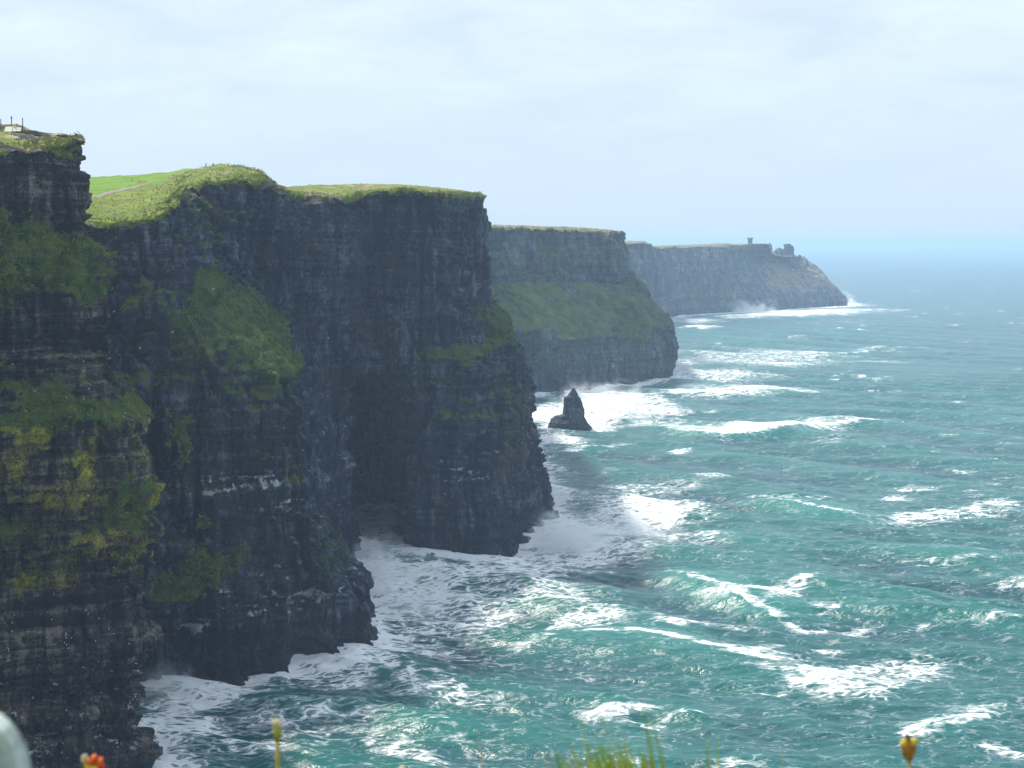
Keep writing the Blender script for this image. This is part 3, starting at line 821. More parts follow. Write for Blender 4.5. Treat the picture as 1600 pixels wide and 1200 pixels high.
c0 = sea_at(891, 669)
k0 = c0[1] / F
def sx(u): return (u - 800) * k0
crag('sea_stack', [(-5, sx(891), c0[1], 17, 12), (0, sx(890.5), c0[1], 15.0, 11), (4, sx(889), c0[1], 13.2, 10), (7.0, sx(889), c0[1] + 1, 11.6, 8.5), (8.6, sx(891), c0[1] + 1, 9.8, 8.0), (9.6, sx(897), c0[1] + 1, 7.6, 7.2), (13, sx(897), c0[1] + 1, 7.2, 6.6), (18, sx(895.5), c0[1] + 1, 6.3, 5.6), (21.5, sx(894), c0[1] + 1, 5.6, 4.6), (22.6, sx(895.5), c0[1] + 1, 3.8, 3.4), (25.5, sx(896.5), c0[1] + 1, 2.4, 2.4), (28.5, sx(896.5), c0[1] + 1, 0.8, 0.8)],
     rock_mid, 'dark pointed sea stack with a low shoulder standing in the surf', 6, 90, 90, 1.15, 'sea stack', (0.8, 2.2), True)

def hx(u, Y): return (u - 800) * Y / F
def hzv(v, Y): return at(800, v, Y)[2]
Yh = 3690.0
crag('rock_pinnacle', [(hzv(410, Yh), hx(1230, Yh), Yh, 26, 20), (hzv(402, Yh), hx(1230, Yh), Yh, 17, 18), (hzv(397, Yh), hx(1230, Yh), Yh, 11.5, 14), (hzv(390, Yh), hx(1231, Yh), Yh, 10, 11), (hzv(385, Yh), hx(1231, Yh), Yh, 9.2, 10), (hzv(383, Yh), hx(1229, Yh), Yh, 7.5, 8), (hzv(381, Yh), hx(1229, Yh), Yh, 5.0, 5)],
     rock_hag_hazed, 'tall blocky rock pinnacle near the tip of the farthest headland', 13, 40, 34, 3.6, 'rock', (2, 5))
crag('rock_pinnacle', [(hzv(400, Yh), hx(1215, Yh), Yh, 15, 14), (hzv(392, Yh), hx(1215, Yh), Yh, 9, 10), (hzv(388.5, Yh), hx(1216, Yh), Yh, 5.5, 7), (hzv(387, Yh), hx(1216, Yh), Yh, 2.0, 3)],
     rock_hag_hazed, 'low rounded rock knob between the watchtower plateau and the tall pinnacle', 15, 30, 20, 1.2, 'rock', (2, 5))
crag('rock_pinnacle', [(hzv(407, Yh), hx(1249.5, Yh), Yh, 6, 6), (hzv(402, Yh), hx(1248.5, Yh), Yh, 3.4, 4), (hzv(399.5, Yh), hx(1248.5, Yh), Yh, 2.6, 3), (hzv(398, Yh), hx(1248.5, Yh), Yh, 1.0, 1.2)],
     rock_hag_hazed, 'small rock stub on the slope just right of the tall pinnacle', 18, 20, 14, 0.6, 'rock', (2, 4))
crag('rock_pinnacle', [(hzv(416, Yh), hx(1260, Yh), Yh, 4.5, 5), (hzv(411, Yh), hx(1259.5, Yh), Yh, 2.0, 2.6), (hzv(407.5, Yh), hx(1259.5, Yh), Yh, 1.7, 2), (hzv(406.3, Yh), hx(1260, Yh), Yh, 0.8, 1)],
     rock_hag_hazed, 'thin finger of rock farthest down the slope of the last headland', 20, 18, 14, 0.4, 'rock', (2, 4))


# ------------------------------------------------------------------ sea
NEAR_R, FAR_R = 385.0, 160000.0
inv = np.linspace(1 / NEAR_R, 1 / FAR_R, 800)
rr = 1 / inv
aa = np.concatenate([np.linspace(-34, -17.5, 40)[:-1], np.linspace(-17.5, 17.5, 700), np.linspace(17.5, 34, 40)[1:]])
aa = np.radians(aa)
X = rr[None, :] * np.sin(aa)[:, None]
Y = rr[None, :] * np.cos(aa)[:, None]
Rr = np.sqrt(X * X + Y * Y)

def fade(wl):          # drop waves the sheet is too coarse to carry
    dr = Rr * Rr / (NEAR_R * 800)
    return 1 - sstep(dr, wl * 0.22, wl * 0.5)

def swell(ang, wl, amp, seed, sharp=1.6, wob=0.35):
    c, s_ = math.cos(R(ang)), math.sin(R(ang))
    ph = (X * c + Y * s_) / wl * 2 * math.pi
    ph = ph + wob * 6.0 * fbm(X / (wl * 2.6) + seed, Y / (wl * 2.6), None, 2)
    env = 0.55 + 0.75 * vn(X / (wl * 2.2) + seed * 2, Y / (wl * 2.2) + 3)
    return amp * env * (((np.sin(ph) + 1) / 2) ** sharp * 2 - 0.8) * fade(wl)

Z = swell(38, 95, 2.4, 1, 1.5) + swell(64, 46, 1.6, 2, 1.6) + swell(14, 27, 0.62, 3, 1.7) + swell(75, 14, 0.42, 4, 1.5) + swell(48, 8.5, 0.28, 5, 1.5) + swell(95, 6.0, 0.15, 6, 1.4)
chop = 1 - np.sqrt(fbm(X / 5.5 + 40, Y / 3.6, None, 3) ** 2 + 0.02)
Z = Z + 0.34 * (chop ** 2 - 0.55) * fade(5.0)
chop2 = 1 - np.sqrt(fbm(X / 13 + 80, Y / 9, None, 2) ** 2 + 0.02)
Z = Z + 0.55 * (chop2 ** 2 - 0.6) * fade(12.0)

def seg_dist(poly, reach=260.0):
    """signed distance to a polyline (+ is beyond it) and the position along it, 0..1"""
    best = np.full(X.shape, 1e9); tt = np.zeros(X.shape)
    lo, hi = poly.min(0) - reach, poly.max(0) + reach
    m = (X > lo[0]) & (X < hi[0]) & (Y > lo[1]) & (Y < hi[1])
    x, y = X[m], Y[m]
    bs = np.full(x.shape, 1e9); sg = np.ones(x.shape); tq = np.zeros(x.shape)
    L = np.concatenate([[0], np.cumsum(np.linalg.norm(np.diff(poly, axis=0), axis=1))])
    ch = poly[-1] - poly[0]
    for i in range(len(poly) - 1):
        a, b = poly[i], poly[i + 1]
        d = b - a; l2 = max(1e-9, d @ d)
        t = np.clip(((x - a[0]) * d[0] + (y - a[1]) * d[1]) / l2, 0, 1)
        ex, ey = x - a[0] - t * d[0], y - a[1] - t * d[1]
        ds = np.sqrt(ex * ex + ey * ey)
        k = ds < bs
        bs = np.where(k, ds, bs)
        sg = np.where(k, np.sign(ch[0] * ey - ch[1] * ex), sg)
        tq = np.where(k, (L[i] + t * math.sqrt(l2)) / L[-1], tq)
    best[m] = bs * sg; tt[m] = tq
    return best, tt

foam = np.zeros(X.shape)
lift = np.zeros(X.shape)
wn1 = fbm(X / 11 + 7, Y / 11, None, 3)
wn2 = fbm(X / 32 + 3, Y / 32, None, 3)

# breakers: pixels along the crest, crest height, width toward the camera, width behind, foam before / behind the crest, foam strength
crests = [
    ([(800, 1012), (880, 1000), (960, 997), (1040, 1004), (1100, 1022), (1160, 1018), (1230, 1004)], 2.3, 9, 14, 1.6, 5, 0.95),
    ([(985, 894), (1025, 895), (1065, 905), (1100, 922), (1150, 942), (1200, 962), (1265, 982)], 4.6, 9, 20, 1.5, 5, 0.95),
    ([(1130, 783), (1170, 785), (1210, 790), (1270, 802), (1350, 812), (1410, 806)], 3.6, 14, 24, 1.0, 3, 0.62),
    ([(975, 663), (1015, 667), (1055, 676), (1120, 684), (1200, 683), (1260, 672), (1330, 664), (1430, 663)], 4.2, 10, 40, 3, 48, 1.0),
    ([(870, 714), (930, 702), (985, 696)], 2.0, 12, 20, 2, 14, 0.9),
    ([(1060, 552), (1140, 556), (1200, 553), (1300, 556), (1420, 546)], 2.2, 15, 30, 2, 22, 0.72),
    ([(1130, 566), (1200, 571), (1290, 572)], 2.5, 15, 30, 3, 26, 1.0),
    ([(1290, 570), (1350, 567), (1420, 568)], 1.6, 15, 25, 2, 16, 0.68),
    ([(1080, 620), (1150, 612), (1200, 612), (1280, 617)], 2.8, 18, 30, 3, 30, 0.85),
    ([(1060, 511), (1090, 513), (1115, 514)], 2.5, 20, 40, 6, 70, 1.0),
    ([(1135, 491), (1200, 495), (1270, 492), (1330, 484), (1420, 485)], 3.0, 30, 60, 8, 95, 0.95),
    ([(1305, 514), (1318, 517), (1332, 515)], 2.0, 30, 50, 5, 60, 1.0),
    ([(1310, 548), (1400, 545), (1490, 549)], 1.5, 20, 30, 2, 20, 0.66),
    ([(1340, 595), (1400, 596)], 1.2, 20, 30, 2, 12, 0.62),
    ([(1390, 1135), (1440, 1143), (1500, 1135), (1560, 1112), (1620, 1108)], 1.2, 8, 10, 1.0, 9, 0.66),
    ([(585, 1126), (640, 1128), (690, 1142), (740, 1166)], 1.2, 8, 10, 2, 4, 0.50),
    ([(590, 1010), (630, 1040), (660, 1080), (700, 1100)], 1.8, 8, 9, 4, 4, 0.55),
    ([(420, 1120), (520, 1105), (600, 1090)], 1.6, 8, 10, 2, 3, 0.45),
    ([(925, 1110), (960, 1110), (1000, 1118)], 1.2, 6, 7, 2, 5, 0.66),
    ([(1030, 1125), (1075, 1118), (1110, 1120)], 0.8, 4, 5, 0.8, 2, 0.72),
    ([(1390, 812), (1450, 806), (1510, 800), (1600, 790)], 1.0, 10, 12, 2, 7, 0.62),
    ([(1430, 875), (1500, 868), (1600, 882)], 1.8, 14, 22, 0.8, 2, 0.35),
    ([(1080, 745), (1150, 742)], 1.2, 10, 14, 1, 6, 0.66),
    ([(1090, 820), (1180, 850), (1270, 880)], 1.4, 14, 22, 0.5, 1, 0.0),
]
for pts, h, wf, wb, ff, fb, fs in crests:
    poly = np.array([sea_at(*p)[:2] for p in pts])
    tq = np.arange(len(poly), dtype=float)
    if len(poly) > 2:
        poly = pchip(tq, poly, np.linspace(0, tq[-1], 5 * len(poly)))
        for _ in range(6): poly[1:-1] = (poly[:-2] + 2 * poly[1:-1] + poly[2:]) / 4
    d, t = seg_dist(poly)
    d = d + 2.2 * wn1
    env = np.sin(np.clip(t, 0, 1) * math.pi) ** 1.1
    inside = np.abs(d) < 250
    prof = np.where(d < 0, np.exp(-(d / wf) ** 2), np.exp(-(d / wb) ** 2))
    lift = np.maximum(lift, 1.35 * h * env * prof * inside)
    e = 0.45 + 0.55 * env
    fm = np.where(d < 0, 1 - sstep(-d, ff * 0.3, ff * 1.4), 1 - sstep(d, fb * 0.3, fb * 1.2))
    foam = np.maximum(foam, fs * fm * (0.75 + 0.35 * wn1) * (t > 0.0) * (t < 1.0) * e)
Z = Z * (1 - 0.4 * np.clip(lift / 3, 0, 1)) + lift

# drifting foam: centre pixel, half width and half height in pixels, slope, strength
patches = [
    (1170, 1022, 150, 14, 6, 0.66), (1290, 1062, 130, 32, 8, 0.58), (1400, 1045, 130, 34, -4, 0.50), (1380, 1080, 60, 12, 0, 0.50), (1240, 925, 55, 16, -28, 0.62), (1190, 930, 70, 10, -10, .6),
    (1440, 1142, 50, 14, -4, 0.66), (1510, 1128, 60, 10, -14, 0.55), (1570, 1172, 60, 10, 8, 0.6), (1060, 975, 40, 12, 0, 0.55), (900, 975, 110, 16, -8, 0.5),
    (960, 1112, 90, 16, -6, 0.55), (1000, 1128, 60, 10, 4, 0.45), (700, 960, 170, 60, 0, 0.58), (640, 905, 130, 45, 0, 0.80), (780, 890, 180, 30, -4, 0.70), (900, 860, 160, 34, -5, 0.66), (690, 1010, 120, 24, 10, 0.45),
    (1000, 800, 150, 26, -2, 0.74), (920, 830, 130, 26, 0, 0.86), (1080, 840, 90, 14, 0, 0.4), (330, 1085, 150, 30, -6, 0.78), (290, 1130, 110, 40, 0, 0.66), (400, 1165, 110, 18, 0, 0.55), (540, 1060, 90, 24, 0, 0.55), (600, 1035, 60, 30, 40, 0.7),
    (640, 1170, 110, 24, 20, 0.5), (740, 1090, 90, 14, 0, 0.4), (1290, 690, 40, 6, 0, .3), (1190, 672, 140, 10, -2, 0.85), (900, 650, 130, 22, 0, 0.76), (960, 625, 120, 16, 0, 0.68), (1000, 640, 90, 16, 0, 0.62), (1060, 706, 30, 5, 0, .62), (1120, 612, 140, 10, 0, 0.62), (1120, 585, 120, 12, 0, 0.56), (860, 690, 60, 20, 0, 0.7),
    (1480, 805, 110, 12, -5, 0.56), (1400, 778, 40, 6, 0, .55), (1560, 785, 50, 8, 0, .55), (1120, 745, 40, 6, 0, 0.5), (1200, 560, 140, 16, 0, 0.45), (1080, 500, 60, 6, 0, 0.5), (1250, 490, 150, 6, -2, 0.7), (1320, 460, 14, 8, 0, 0.3), (1000, 760, 120, 12, 0, .4),
    (470, 1120, 200, 40, 0, 0.40), (800, 925, 160, 40, 0, .5), (560, 880, 70, 24, 0, .85),
]
for pu, pv, ru, rv, sl, a in patches:
    c = sea_at(pu, pv)
    e1 = sea_at(pu + ru, pv + ru * math.tan(R(sl)))[:2] - c[:2]
    e2 = sea_at(pu, pv - rv)[:2] - c[:2]
    det = e1[0] * e2[1] - e1[1] * e2[0]
    dx, dy = X - c[0], Y - c[1]
    a1 = (dx * e2[1] - dy * e2[0]) / det
    a2 = (e1[0] * dy - e1[1] * dx) / det
    e = np.sqrt(a1 * a1 + a2 * a2) * (1 + 0.45 * wn2 + 0.25 * wn1)
    foam = np.maximum(foam, a * (1 - sstep(e, 0.35, 1.15)))
# surf along the foot of the cliffs
for ln in coast_lines:
    ln = ln[ln[:, 1] > 280][::5]
    d = np.full(X.shape, 1e9)
    for i in range(len(ln) - 1):
        mid = (ln[i] + ln[i + 1]) / 2
        m = (np.abs(X - mid[0]) < 90) & (np.abs(Y - mid[1]) < 130)
        if not m.any(): continue
        a, b = ln[i], ln[i + 1]
        dd = b - a; l2 = max(1e-9, dd @ dd)
        xm, ym = X[m], Y[m]
        t = np.clip(((xm - a[0]) * dd[0] + (ym - a[1]) * dd[1]) / l2, 0, 1)
        d[m] = np.minimum(d[m], np.hypot(xm - a[0] - t * dd[0], ym - a[1] - t * dd[1]))
    d = d * (1 + 0.5 * wn2)
    wdt = 15 + 20 * sstep(Y, 600, 3500)
    foam = np.maximum(foam, 1.1 * np.exp(-(d / wdt) ** 1.4))
    Z = Z + 1.2 * np.exp(-(d / 7) ** 2) * (0.4 + wn1)
d = np.hypot((X - c0[0]) / 1.3, Y - c0[1])
foam = np.maximum(foam, 0.95 * (1 - sstep(d, 16, 34)))
# scattered whitecaps and old foam
caps = sstep(fbm(X / 26 + 60, Y / 15 + 20, None, 4), 0.30, 0.62) * sstep(vn(X / 90, Y / 90 + 8), -0.1, 0.6)
foam = np.maximum(foam, 0.50 * caps)
foam = foam + 0.10 * wn1

crest_tone = np.clip(0.5 + 0.18 * Z + 0.25 * wn2, 0, 1)  # brighter teal on high water for light through crests, plus random tone
thin = np.clip(lift / 4.0, 0, 1)
G = np.stack([X, Y, Z * (1 - sstep(Rr, 9000, 20000))], -1)

m_sea, t = material('sea_water')
p = t.pos()
fo, tone, crest_glow = t.attr('sea')
f1 = t.noise(t.scale(p, (0.11, 0.16, 0.0)), 1.0, 5, 0.62, 0.6)
f2 = t.noise(t.scale(p, (0.42, 0.62, 0.0)), 1.0, 4, 0.65, 0.9)
wcol = t.n('ShaderNodeTexNoise'); t.put(wcol.inputs['Vector'], t.scale(p, (0.12, 0.16, 0.0))); wcol.inputs['Scale'].default_value = 1.0; wcol.inputs['Detail'].default_value = 4.0
wv = t.scale(t.vmath('SUBTRACT', wcol.outputs['Color'], (0.5, 0.5, 0.5)), (3.0, 3.0, 0.0))
lace = 0.0
for sc_, wt in (((0.10, 0.19, 0.0), 0.55), ((0.27, 0.46, 0.0), 0.45)):
    vor = t.n('ShaderNodeTexVoronoi', feature='DISTANCE_TO_EDGE')
    t.put(vor.inputs['Vector'], t.vmath('ADD', t.scale(p, sc_), wv))
    vor.inputs['Scale'].default_value = 1.0
    lace = t.math('ADD', t.math('MULTIPLY', t.lin(vor.outputs['Distance'], 0.0, 0.30, 0.5, -0.6), wt), lace)
f3 = t.noise(t.scale(p, (1.1, 1.5, 0.0)), 1.0, 4, 0.65, 1.2)
fsum = t.math('ADD', t.math('MULTIPLY', fo, 1.0), t.math('MULTIPLY', t.math('SUBTRACT', f1, 0.5), 1.0))
fsum = t.math('ADD', fsum, t.math('MULTIPLY', t.math('SUBTRACT', f2, 0.5), 0.6))
fsum = t.math('ADD', fsum, t.math('MULTIPLY', t.math('SUBTRACT', f3, 0.5), 0.35))
fsum = t.math('ADD', fsum, t.math('MULTIPLY', lace, 0.80))
fmask = t.step(fsum, 0.46, 0.80)
fthin = t.math('MULTIPLY', t.step(fsum, 0.16, 0.60), 0.30)
fmask = t.math('MAXIMUM', fmask, fthin)
deep = t.mix(t.step(t.noise(t.scale(p, (0.012, 0.016, 0.0)), 1.0, 4, 0.6), 0.35, 0.65), (0.005, 0.042, 0.062), (0.008, 0.084, 0.083))
wc = t.mix(tone, deep, (0.010, 0.122, 0.106))
wc = t.mix(t.math('MULTIPLY', crest_glow, 0.7), wc, (0.016, 0.18, 0.150))  # light shining through thin crests, put into the water colour
r1 = t.noise(t.scale(p, (0.50, 0.80, 0.0)), 1.0, 3, 0.55, 0.3)
r2 = t.noise(t.scale(p, (0.13, 0.24, 0.0)), 1.0, 4, 0.6, 0.4)
r3 = t.noise(t.scale(p, (0.035, 0.07, 0.0)), 1.0, 3, 0.6, 0.4)
ripple = t.math('ADD', t.math('MULTIPLY', r1, 0.30), t.math('ADD', t.math('MULTIPLY', r2, 0.85), t.math('MULTIPLY', r3, 1.8)))
nrm = t.bump(ripple, 1.0, 1.0)
cw = t.mix(fmask, wc, (0.86, 0.87, 0.87))
rough = t.lin(fmask, 0, 1, 0.30, 0.85)
t.out(t.principled(cw, rough, nrm, t.lin(fmask, 0, 1, 0.40, 0.15), IOR=1.33))
sea_me = grid_mesh('sea', G, [m_sea], flip=True, smooth=True)
add_attr(sea_me, 'sea', np.clip(foam, 0, 1.2), crest_tone, thin)
sea = link('sea', sea_me)
tag(sea, 'choppy teal ocean with white breakers', kind='structure')


# ------------------------------------------------------------------ spray thrown up at the foot of the cliffs
def spray_mat(name, dens, nscale, col=(0.96, 0.98, 1.0)):
    m, t = material(name)
    tc = t.n('ShaderNodeTexCoord').outputs['Object']
    r = t.vmath('LENGTH', tc)
    fall = t.lin(r, 0.0, 1.0, 1.0, 0.0)
    nz = t.noise(t.pos(), nscale * 1.5, 6, 0.66, 0.5)
    k = t.math('ADD', t.math('MULTIPLY', fall, 1.5), t.math('MULTIPLY', t.math('SUBTRACT', nz, 0.62), 4.2))
    d = t.math('MULTIPLY', t.math('MULTIPLY', t.math('MINIMUM', t.math('MAXIMUM', k, 0.0), 1.5), t.step(t.math('SUBTRACT', 1.0, r), 0.0, 0.3)), dens)
    v = t.n('ShaderNodeVolumePrincipled')
    v.inputs['Color'].default_value = (1.0, 1.0, 1.0, 1)
    t.put(v.inputs['Density'], d)
    v.inputs['Anisotropy'].default_value = 0.1
    t.out(v.outputs[0], True)
    return m

def spray(u, v, ru, rv, depth, dens, nscale, label, tilt=0.0):
    c = sea_at(u, v)
    k = c[1] / F
    mb = MB().ball((0, 0, 0), 1.0, 20, 14)
    o = mb.build('spray', spray_mat('sea_spray', dens, nscale), None, True)
    o.location = (c[0], c[1], rv * k * 0.12)
    o.scale = (ru * k, depth, rv * k)
    o.rotation_euler = (0, R(tilt), 0)
    tag(o, label, kind='stuff')
    return o

spray(868, 856, 62, 72, 20, 0.20, 0.16, 'tall plume of white spray bursting at the right foot of the square headland', 14)
spray(915, 858, 80, 58, 24, 0.14, 0.14, 'white spray rolling off the tall plume beside the square headland', 8)
spray(990, 842, 130, 40, 28, 0.05, 0.08, 'low sheet of mist drifting over the water beyond the square headland')
spray(592, 925, 56, 92, 18, 0.17, 0.14, 'soft blue-white mist climbing behind the tip of the spur cliff', 8)
spray(655, 950, 85, 52, 24, 0.07, 0.10, 'thin mist spreading over the wash right of the spur cliff')
spray(585, 876, 50, 48, 14, 0.18, 0.14, 'burst of spray in the mouth of the sea cave')
spray(950, 640, 120, 52, 40, 0.05, 0.05, 'mist between the third headland and the sea stack')
spray(1000, 668, 34, 34, 14, 0.12, 0.10, 'puff of spray blown off a breaking crest right of the sea stack')
spray(1165, 488, 60, 22, 60, 0.04, 0.03, 'thin spray along the foot of the farthest headland')
spray(1330, 478, 12, 20, 20, 0.12, 0.05, 'splash at the very tip of the farthest headland')
spray(262, 1085, 70, 60, 12, 0.1, 0.14, 'spray in the cove between the nearest cliff and the spur cliff')


# ------------------------------------------------------------------ path over the hill
path_m, t = material('worn_path')
p = t.pos()
t.out(t.principled(t.mix(t.noise(p, 0.5, 5, 0.65), (0.17, 0.145, 0.115), (0.32, 0.285, 0.235)), 0.95, t.bump(t.noise(p, 1.5, 4), 0.5, 0.1), 0.1))

from mathutils.bvhtree import BVHTree
def bvh(o):
    me = o.data
    vs = np.empty(len(me.vertices) * 3, np.float32); me.vertices.foreach_get('co', vs)
    fs = np.empty(len(me.loops), np.int32); me.loops.foreach_get('vertex_index', fs)
    return BVHTree.FromPolygons([tuple(a) for a in vs.reshape(-1, 3).tolist()], fs.reshape(-1, 4).tolist())
hill_tree = bvh(bpy.data.objects['cliff_with_grassy_spur'])
near_tree = bvh(bpy.data.objects['cliff_nearest'])
mid2_tree = bvh(bpy.data.objects['cliff_with_sea_cave'])

def hit(tree, u, v):
    d = Vector(ray(u, v)).normalized()
    loc, nr, i, dist = tree.ray_cast(Vector((0, 0, H)), d, 5000)
    return loc, nr

def drape(tree, x, y, top=250):
    loc, nr, i, dist = tree.ray_cast(Vector((x, y, top)), Vector((0, 0, -1)), 400)
    return loc.z if loc else None

pp = []
for u, v in [(118, 312), (140, 309), (165, 303), (190, 297), (215, 291), (240, 284), (262, 278), (285, 271), (305, 266), (322, 262.5)]:
    loc, nr = hit(hill_tree, u, v)
    if loc: pp.append(Vector(loc))
if len(pp) > 3:
    fine_pts = []
    for i in range(len(pp) - 1):
        for k in range(14):
            fine_pts.append(pp[i].lerp(pp[i + 1], k / 14))
    fine_pts = fine_pts
    rows_ = []
    for i, q in enumerate(fine_pts):
        d = (fine_pts[min(i + 4, len(fine_pts) - 1)] - fine_pts[max(i - 4, 0)]); d.z = 0; d.normalize()
        n = Vector((-d.y, d.x, 0))
        wdt = 1.7 + 0.5 * math.sin(i * 0.7) + 0.3 * math.sin(i * 1.9)
        r_ = []
        for k in (-1, -0.5, 0, 0.5, 1):
            a = q + n * (k * wdt * (1 if abs(q.y) else 1))
            zz = drape(hill_tree, a.x, a.y)
            r_.append((a.x, a.y, (zz if zz is not None else q.z) + 0.12))
        rows_.append(r_)
    Gp = np.array(rows_)
    me = grid_mesh('path', Gp, [path_m], flip=False)
    o = link('path', me)
    tag(o, 'worn grey footpath climbing the sunlit green hill', kind='structure')


# ------------------------------------------------------------------ watchtower on the farthest headland
stone_far = simple('tower_stone', (0.16, 0.145, 0.13), 0.9, 0.3, 0.6)
shade_in = simple('painted_opening_shade', (0.012, 0.012, 0.014), 0.9, 0.1)  # near-black colour standing for the shade inside the window openings
Yt = 3560.0
tb = at(1172, 381.5, Yt)
sc_ = Yt / F
tw = link('watchtower', None)
tw.location = (tb[0], tb[1], tb[2] - 3.0)
tw.rotation_euler = (0, 0, R(14))
tag(tw, 'small square ruined stone watchtower on top of the farthest headland', 'tower')
Wt, Ht = 7.4, 13.0
mb = MB()
mb.box((0, 0, Ht / 2), (Wt, Wt, Ht), taper=0.94)
mb.build('wall', stone_far, tw)
MB().box((0, 0, Ht + 0.5), (Wt + 1.6, Wt + 1.6, 1.0)).build('corbel_course', stone_far, tw)
for k, (dx, dy) in enumerate([(-1, -1), (0, -1), (1, -1), (1, 0), (1, 1), (0, 1), (-1, 1), (-1, 0)]):
    if k in (5,): continue
    MB().box((dx * 3.7, dy * 3.7, Ht + 1.0 + (1.1 if k not in (1, 3) else 0.5)), (1.5, 1.5, 2.2 if k not in (1, 3) else 1.0)).build('merlon', stone_far, tw)
for zz in (5.5, 9.5):
    MB().box((0.4, -Wt / 2 + 0.02, zz), (1.2, 0.5, 1.9)).build('window', shade_in, tw)


# ------------------------------------------------------------------ viewing spot on the nearest cliff
pale_slab = simple('pale_flagstone', (0.62, 0.57, 0.42), 0.8, 0.12, 2.0)
dark_wood = simple('weathered_post', (0.10, 0.085, 0.07), 0.9, 0.3, 3.0)
steel = simple('dull_steel', (0.13, 0.13, 0.135), 0.5, 0.2, 3.0)

def near_top(u, v, Y):
    """foot of something that shows at this pixel, on the turf at this distance"""
    a = at(u, v, Y)
    zz = drape(near_tree, a[0], a[1])
    return Vector((a[0], a[1], (zz if zz is not None else a[2]) - 0.05))

km = 0.165
def slab(u, v, Y, wpx, hpx, lean, label):
    q = near_top(u, v, Y)
    zt = at(u, v, Y)[2]
    root = link('information_board', None, None, q)
    root.rotation_euler = (0, 0, R(8))
    tag(root, label, 'board', 'pale boards by the cliff-top path')
    hh = hpx * km
    MB().box((0, 0, hh * 0.36 + 0.2), (wpx * km, 0.12, hh), 0, R(lean)).build('panel', pale_slab, root)
    for sgn in (-1, 1):
        MB().box((sgn * wpx * km * 0.36, 0.45, hh * 0.25), (0.12, 0.12, hh * 0.6)).build('leg', dark_wood, root)
    return root
slab(13.5, 204, 456, 11, 13, -52, 'larger pale tilted panel at the left edge of the cliff-top viewing spot')
slab(26.5, 204.5, 456, 12, 10, -52, 'smaller pale tilted panel beside the dark mound on the cliff top')

def post(u, v, Y, htop, label, head):
    q = near_top(u, v, Y)
    root = link('post', None, None, q)
    tag(root, label, 'post')
    zt = at(u, htop, Y)[2]
    hh = max(1.5, zt - q.z)
    MB().tube([(0, 0, -0.3), (0, 0, hh * 0.6), (0, 0, hh)], [0.14, 0.12, 0.11], 8).build('shaft', dark_wood, root)
    if head == 'lamp':
        MB().box((0, 0, hh + 0.05), (0.34, 0.28, 0.55), taper=0.8).build('head', steel, root)
        MB().box((0, 0, hh + 0.36), (0.44, 0.38, 0.08)).build('cap', steel, root)
    elif head == 'sign':
        MB().box((0, -0.10, hh * 0.42), (0.42, 0.06, 0.6)).build('plate', steel, root)
        MB().box((0, 0, hh + 0.02), (0.22, 0.22, 0.08)).build('cap', dark_wood, root)
    else:
        MB().box((0, 0, hh + 0.02), (0.22, 0.22, 0.10)).build('cap', dark_wood, root)
post(18.2, 196, 458, 184.5, 'tall post with a square head behind the pale panels on the nearest cliff', 'lamp')
post(35.5, 200, 456, 184.5, 'tall thin post with a small plate at the right end of the panels', 'sign')
post(1.3, 194, 458, 186.5, 'plain post cut by the left edge of the picture on the cliff top', 'plain')

fr = link('fence', None, None, near_top(47, 198, 458))
tag(fr, 'low post and rail fence along the nearest cliff top', 'fence')
fpts = []
for i in range(7):
    u = 30 + i * 4.3
    q = near_top(u, 197, 458 + 0.4 * i)
    fpts.append(q)
    rel = q - fr.location
    MB().box((rel.x, rel.y, rel.z + 0.55), (0.13, 0.13, 1.25)).build('post', dark_wood, fr)
for hgt in (0.55, 1.0):
    MB().tube([tuple(q - fr.location + Vector((0, 0, hgt))) for q in fpts], 0.035, 6).build('rail', dark_wood, fr)

# dark earth mound and rim rocks on the nearest cliff top
mq = near_top(56, 205, 459)
crag('earth_mound', [(mq.z - 2.5, mq.x - 0.2, mq.y + 1, 6.6, 4.0), (mq.z + 0.1, mq.x, mq.y + 1, 4.6, 3.0), (mq.z + 0.9, mq.x - 0.9, mq.y + 1, 2.8, 2.2), (mq.z + 1.5, mq.x - 1.5, mq.y + 1, 1.2, 1.2)],
     rock_near, 'dark eroded earth mound under the fence on the nearest cliff top', 31, 30, 18, 0.55, 'mound', (0.4, 0.9))
for u, v, sz in ((101, 212, 1.0), (92, 213.5, 0.7), (110, 213, 0.8), (40, 212, 0.7), (30, 214, 0.6), (52, 214, .5)):
    q = near_top(u, v, 456)
    crag('boulder', [(q.z - 0.5, q.x, q.y, 1.4 * sz, 1.0 * sz), (q.z + 0.35 * sz, q.x, q.y, 1.2 * sz, 0.9 * sz), (q.z + 0.75 * sz, q.x, q.y, 0.5 * sz, 0.4 * sz)], rock_near,
         {101: 'flat dark boulder on the rim above the nearest cliff corner', 92: 'small boulder left of the flat dark one on the rim', 110: 'boulder closest to the corner of the nearest cliff', 40: 'small stone in the turf below the dark mound', 30: 'small stone in the turf below the pale panels', 52: 'smallest stone on the turf edge right of the dark mound'}[u], 50 + u, 16, 10, 0.18 * sz, 'boulder', (0.2, 0.5))

# cairn-like stones and a marker on the hill top
for u, v, hgt, lab in ((322, 258.5, 1.8, 'short marker post on the hill crest left of the bare knoll'), (334, 259.5, 1.2, 'stub of a post beside the bare knoll on the hill crest')):
    a = at(u, v, 690)
    zz = drape(hill_tree, a[0], a[1])
    if zz is None: continue
    root = link('marker_post', None, None, (a[0], a[1], zz - 0.1))
    tag(root, lab, 'post')
    MB().box((0, 0, hgt / 2), (0.5, 0.5, hgt), taper=0.8).build('shaft', pale_slab, root)
    MB().box((0, 0, hgt + 0.08), (0.62, 0.62, 0.16)).build('cap', pale_slab, root)


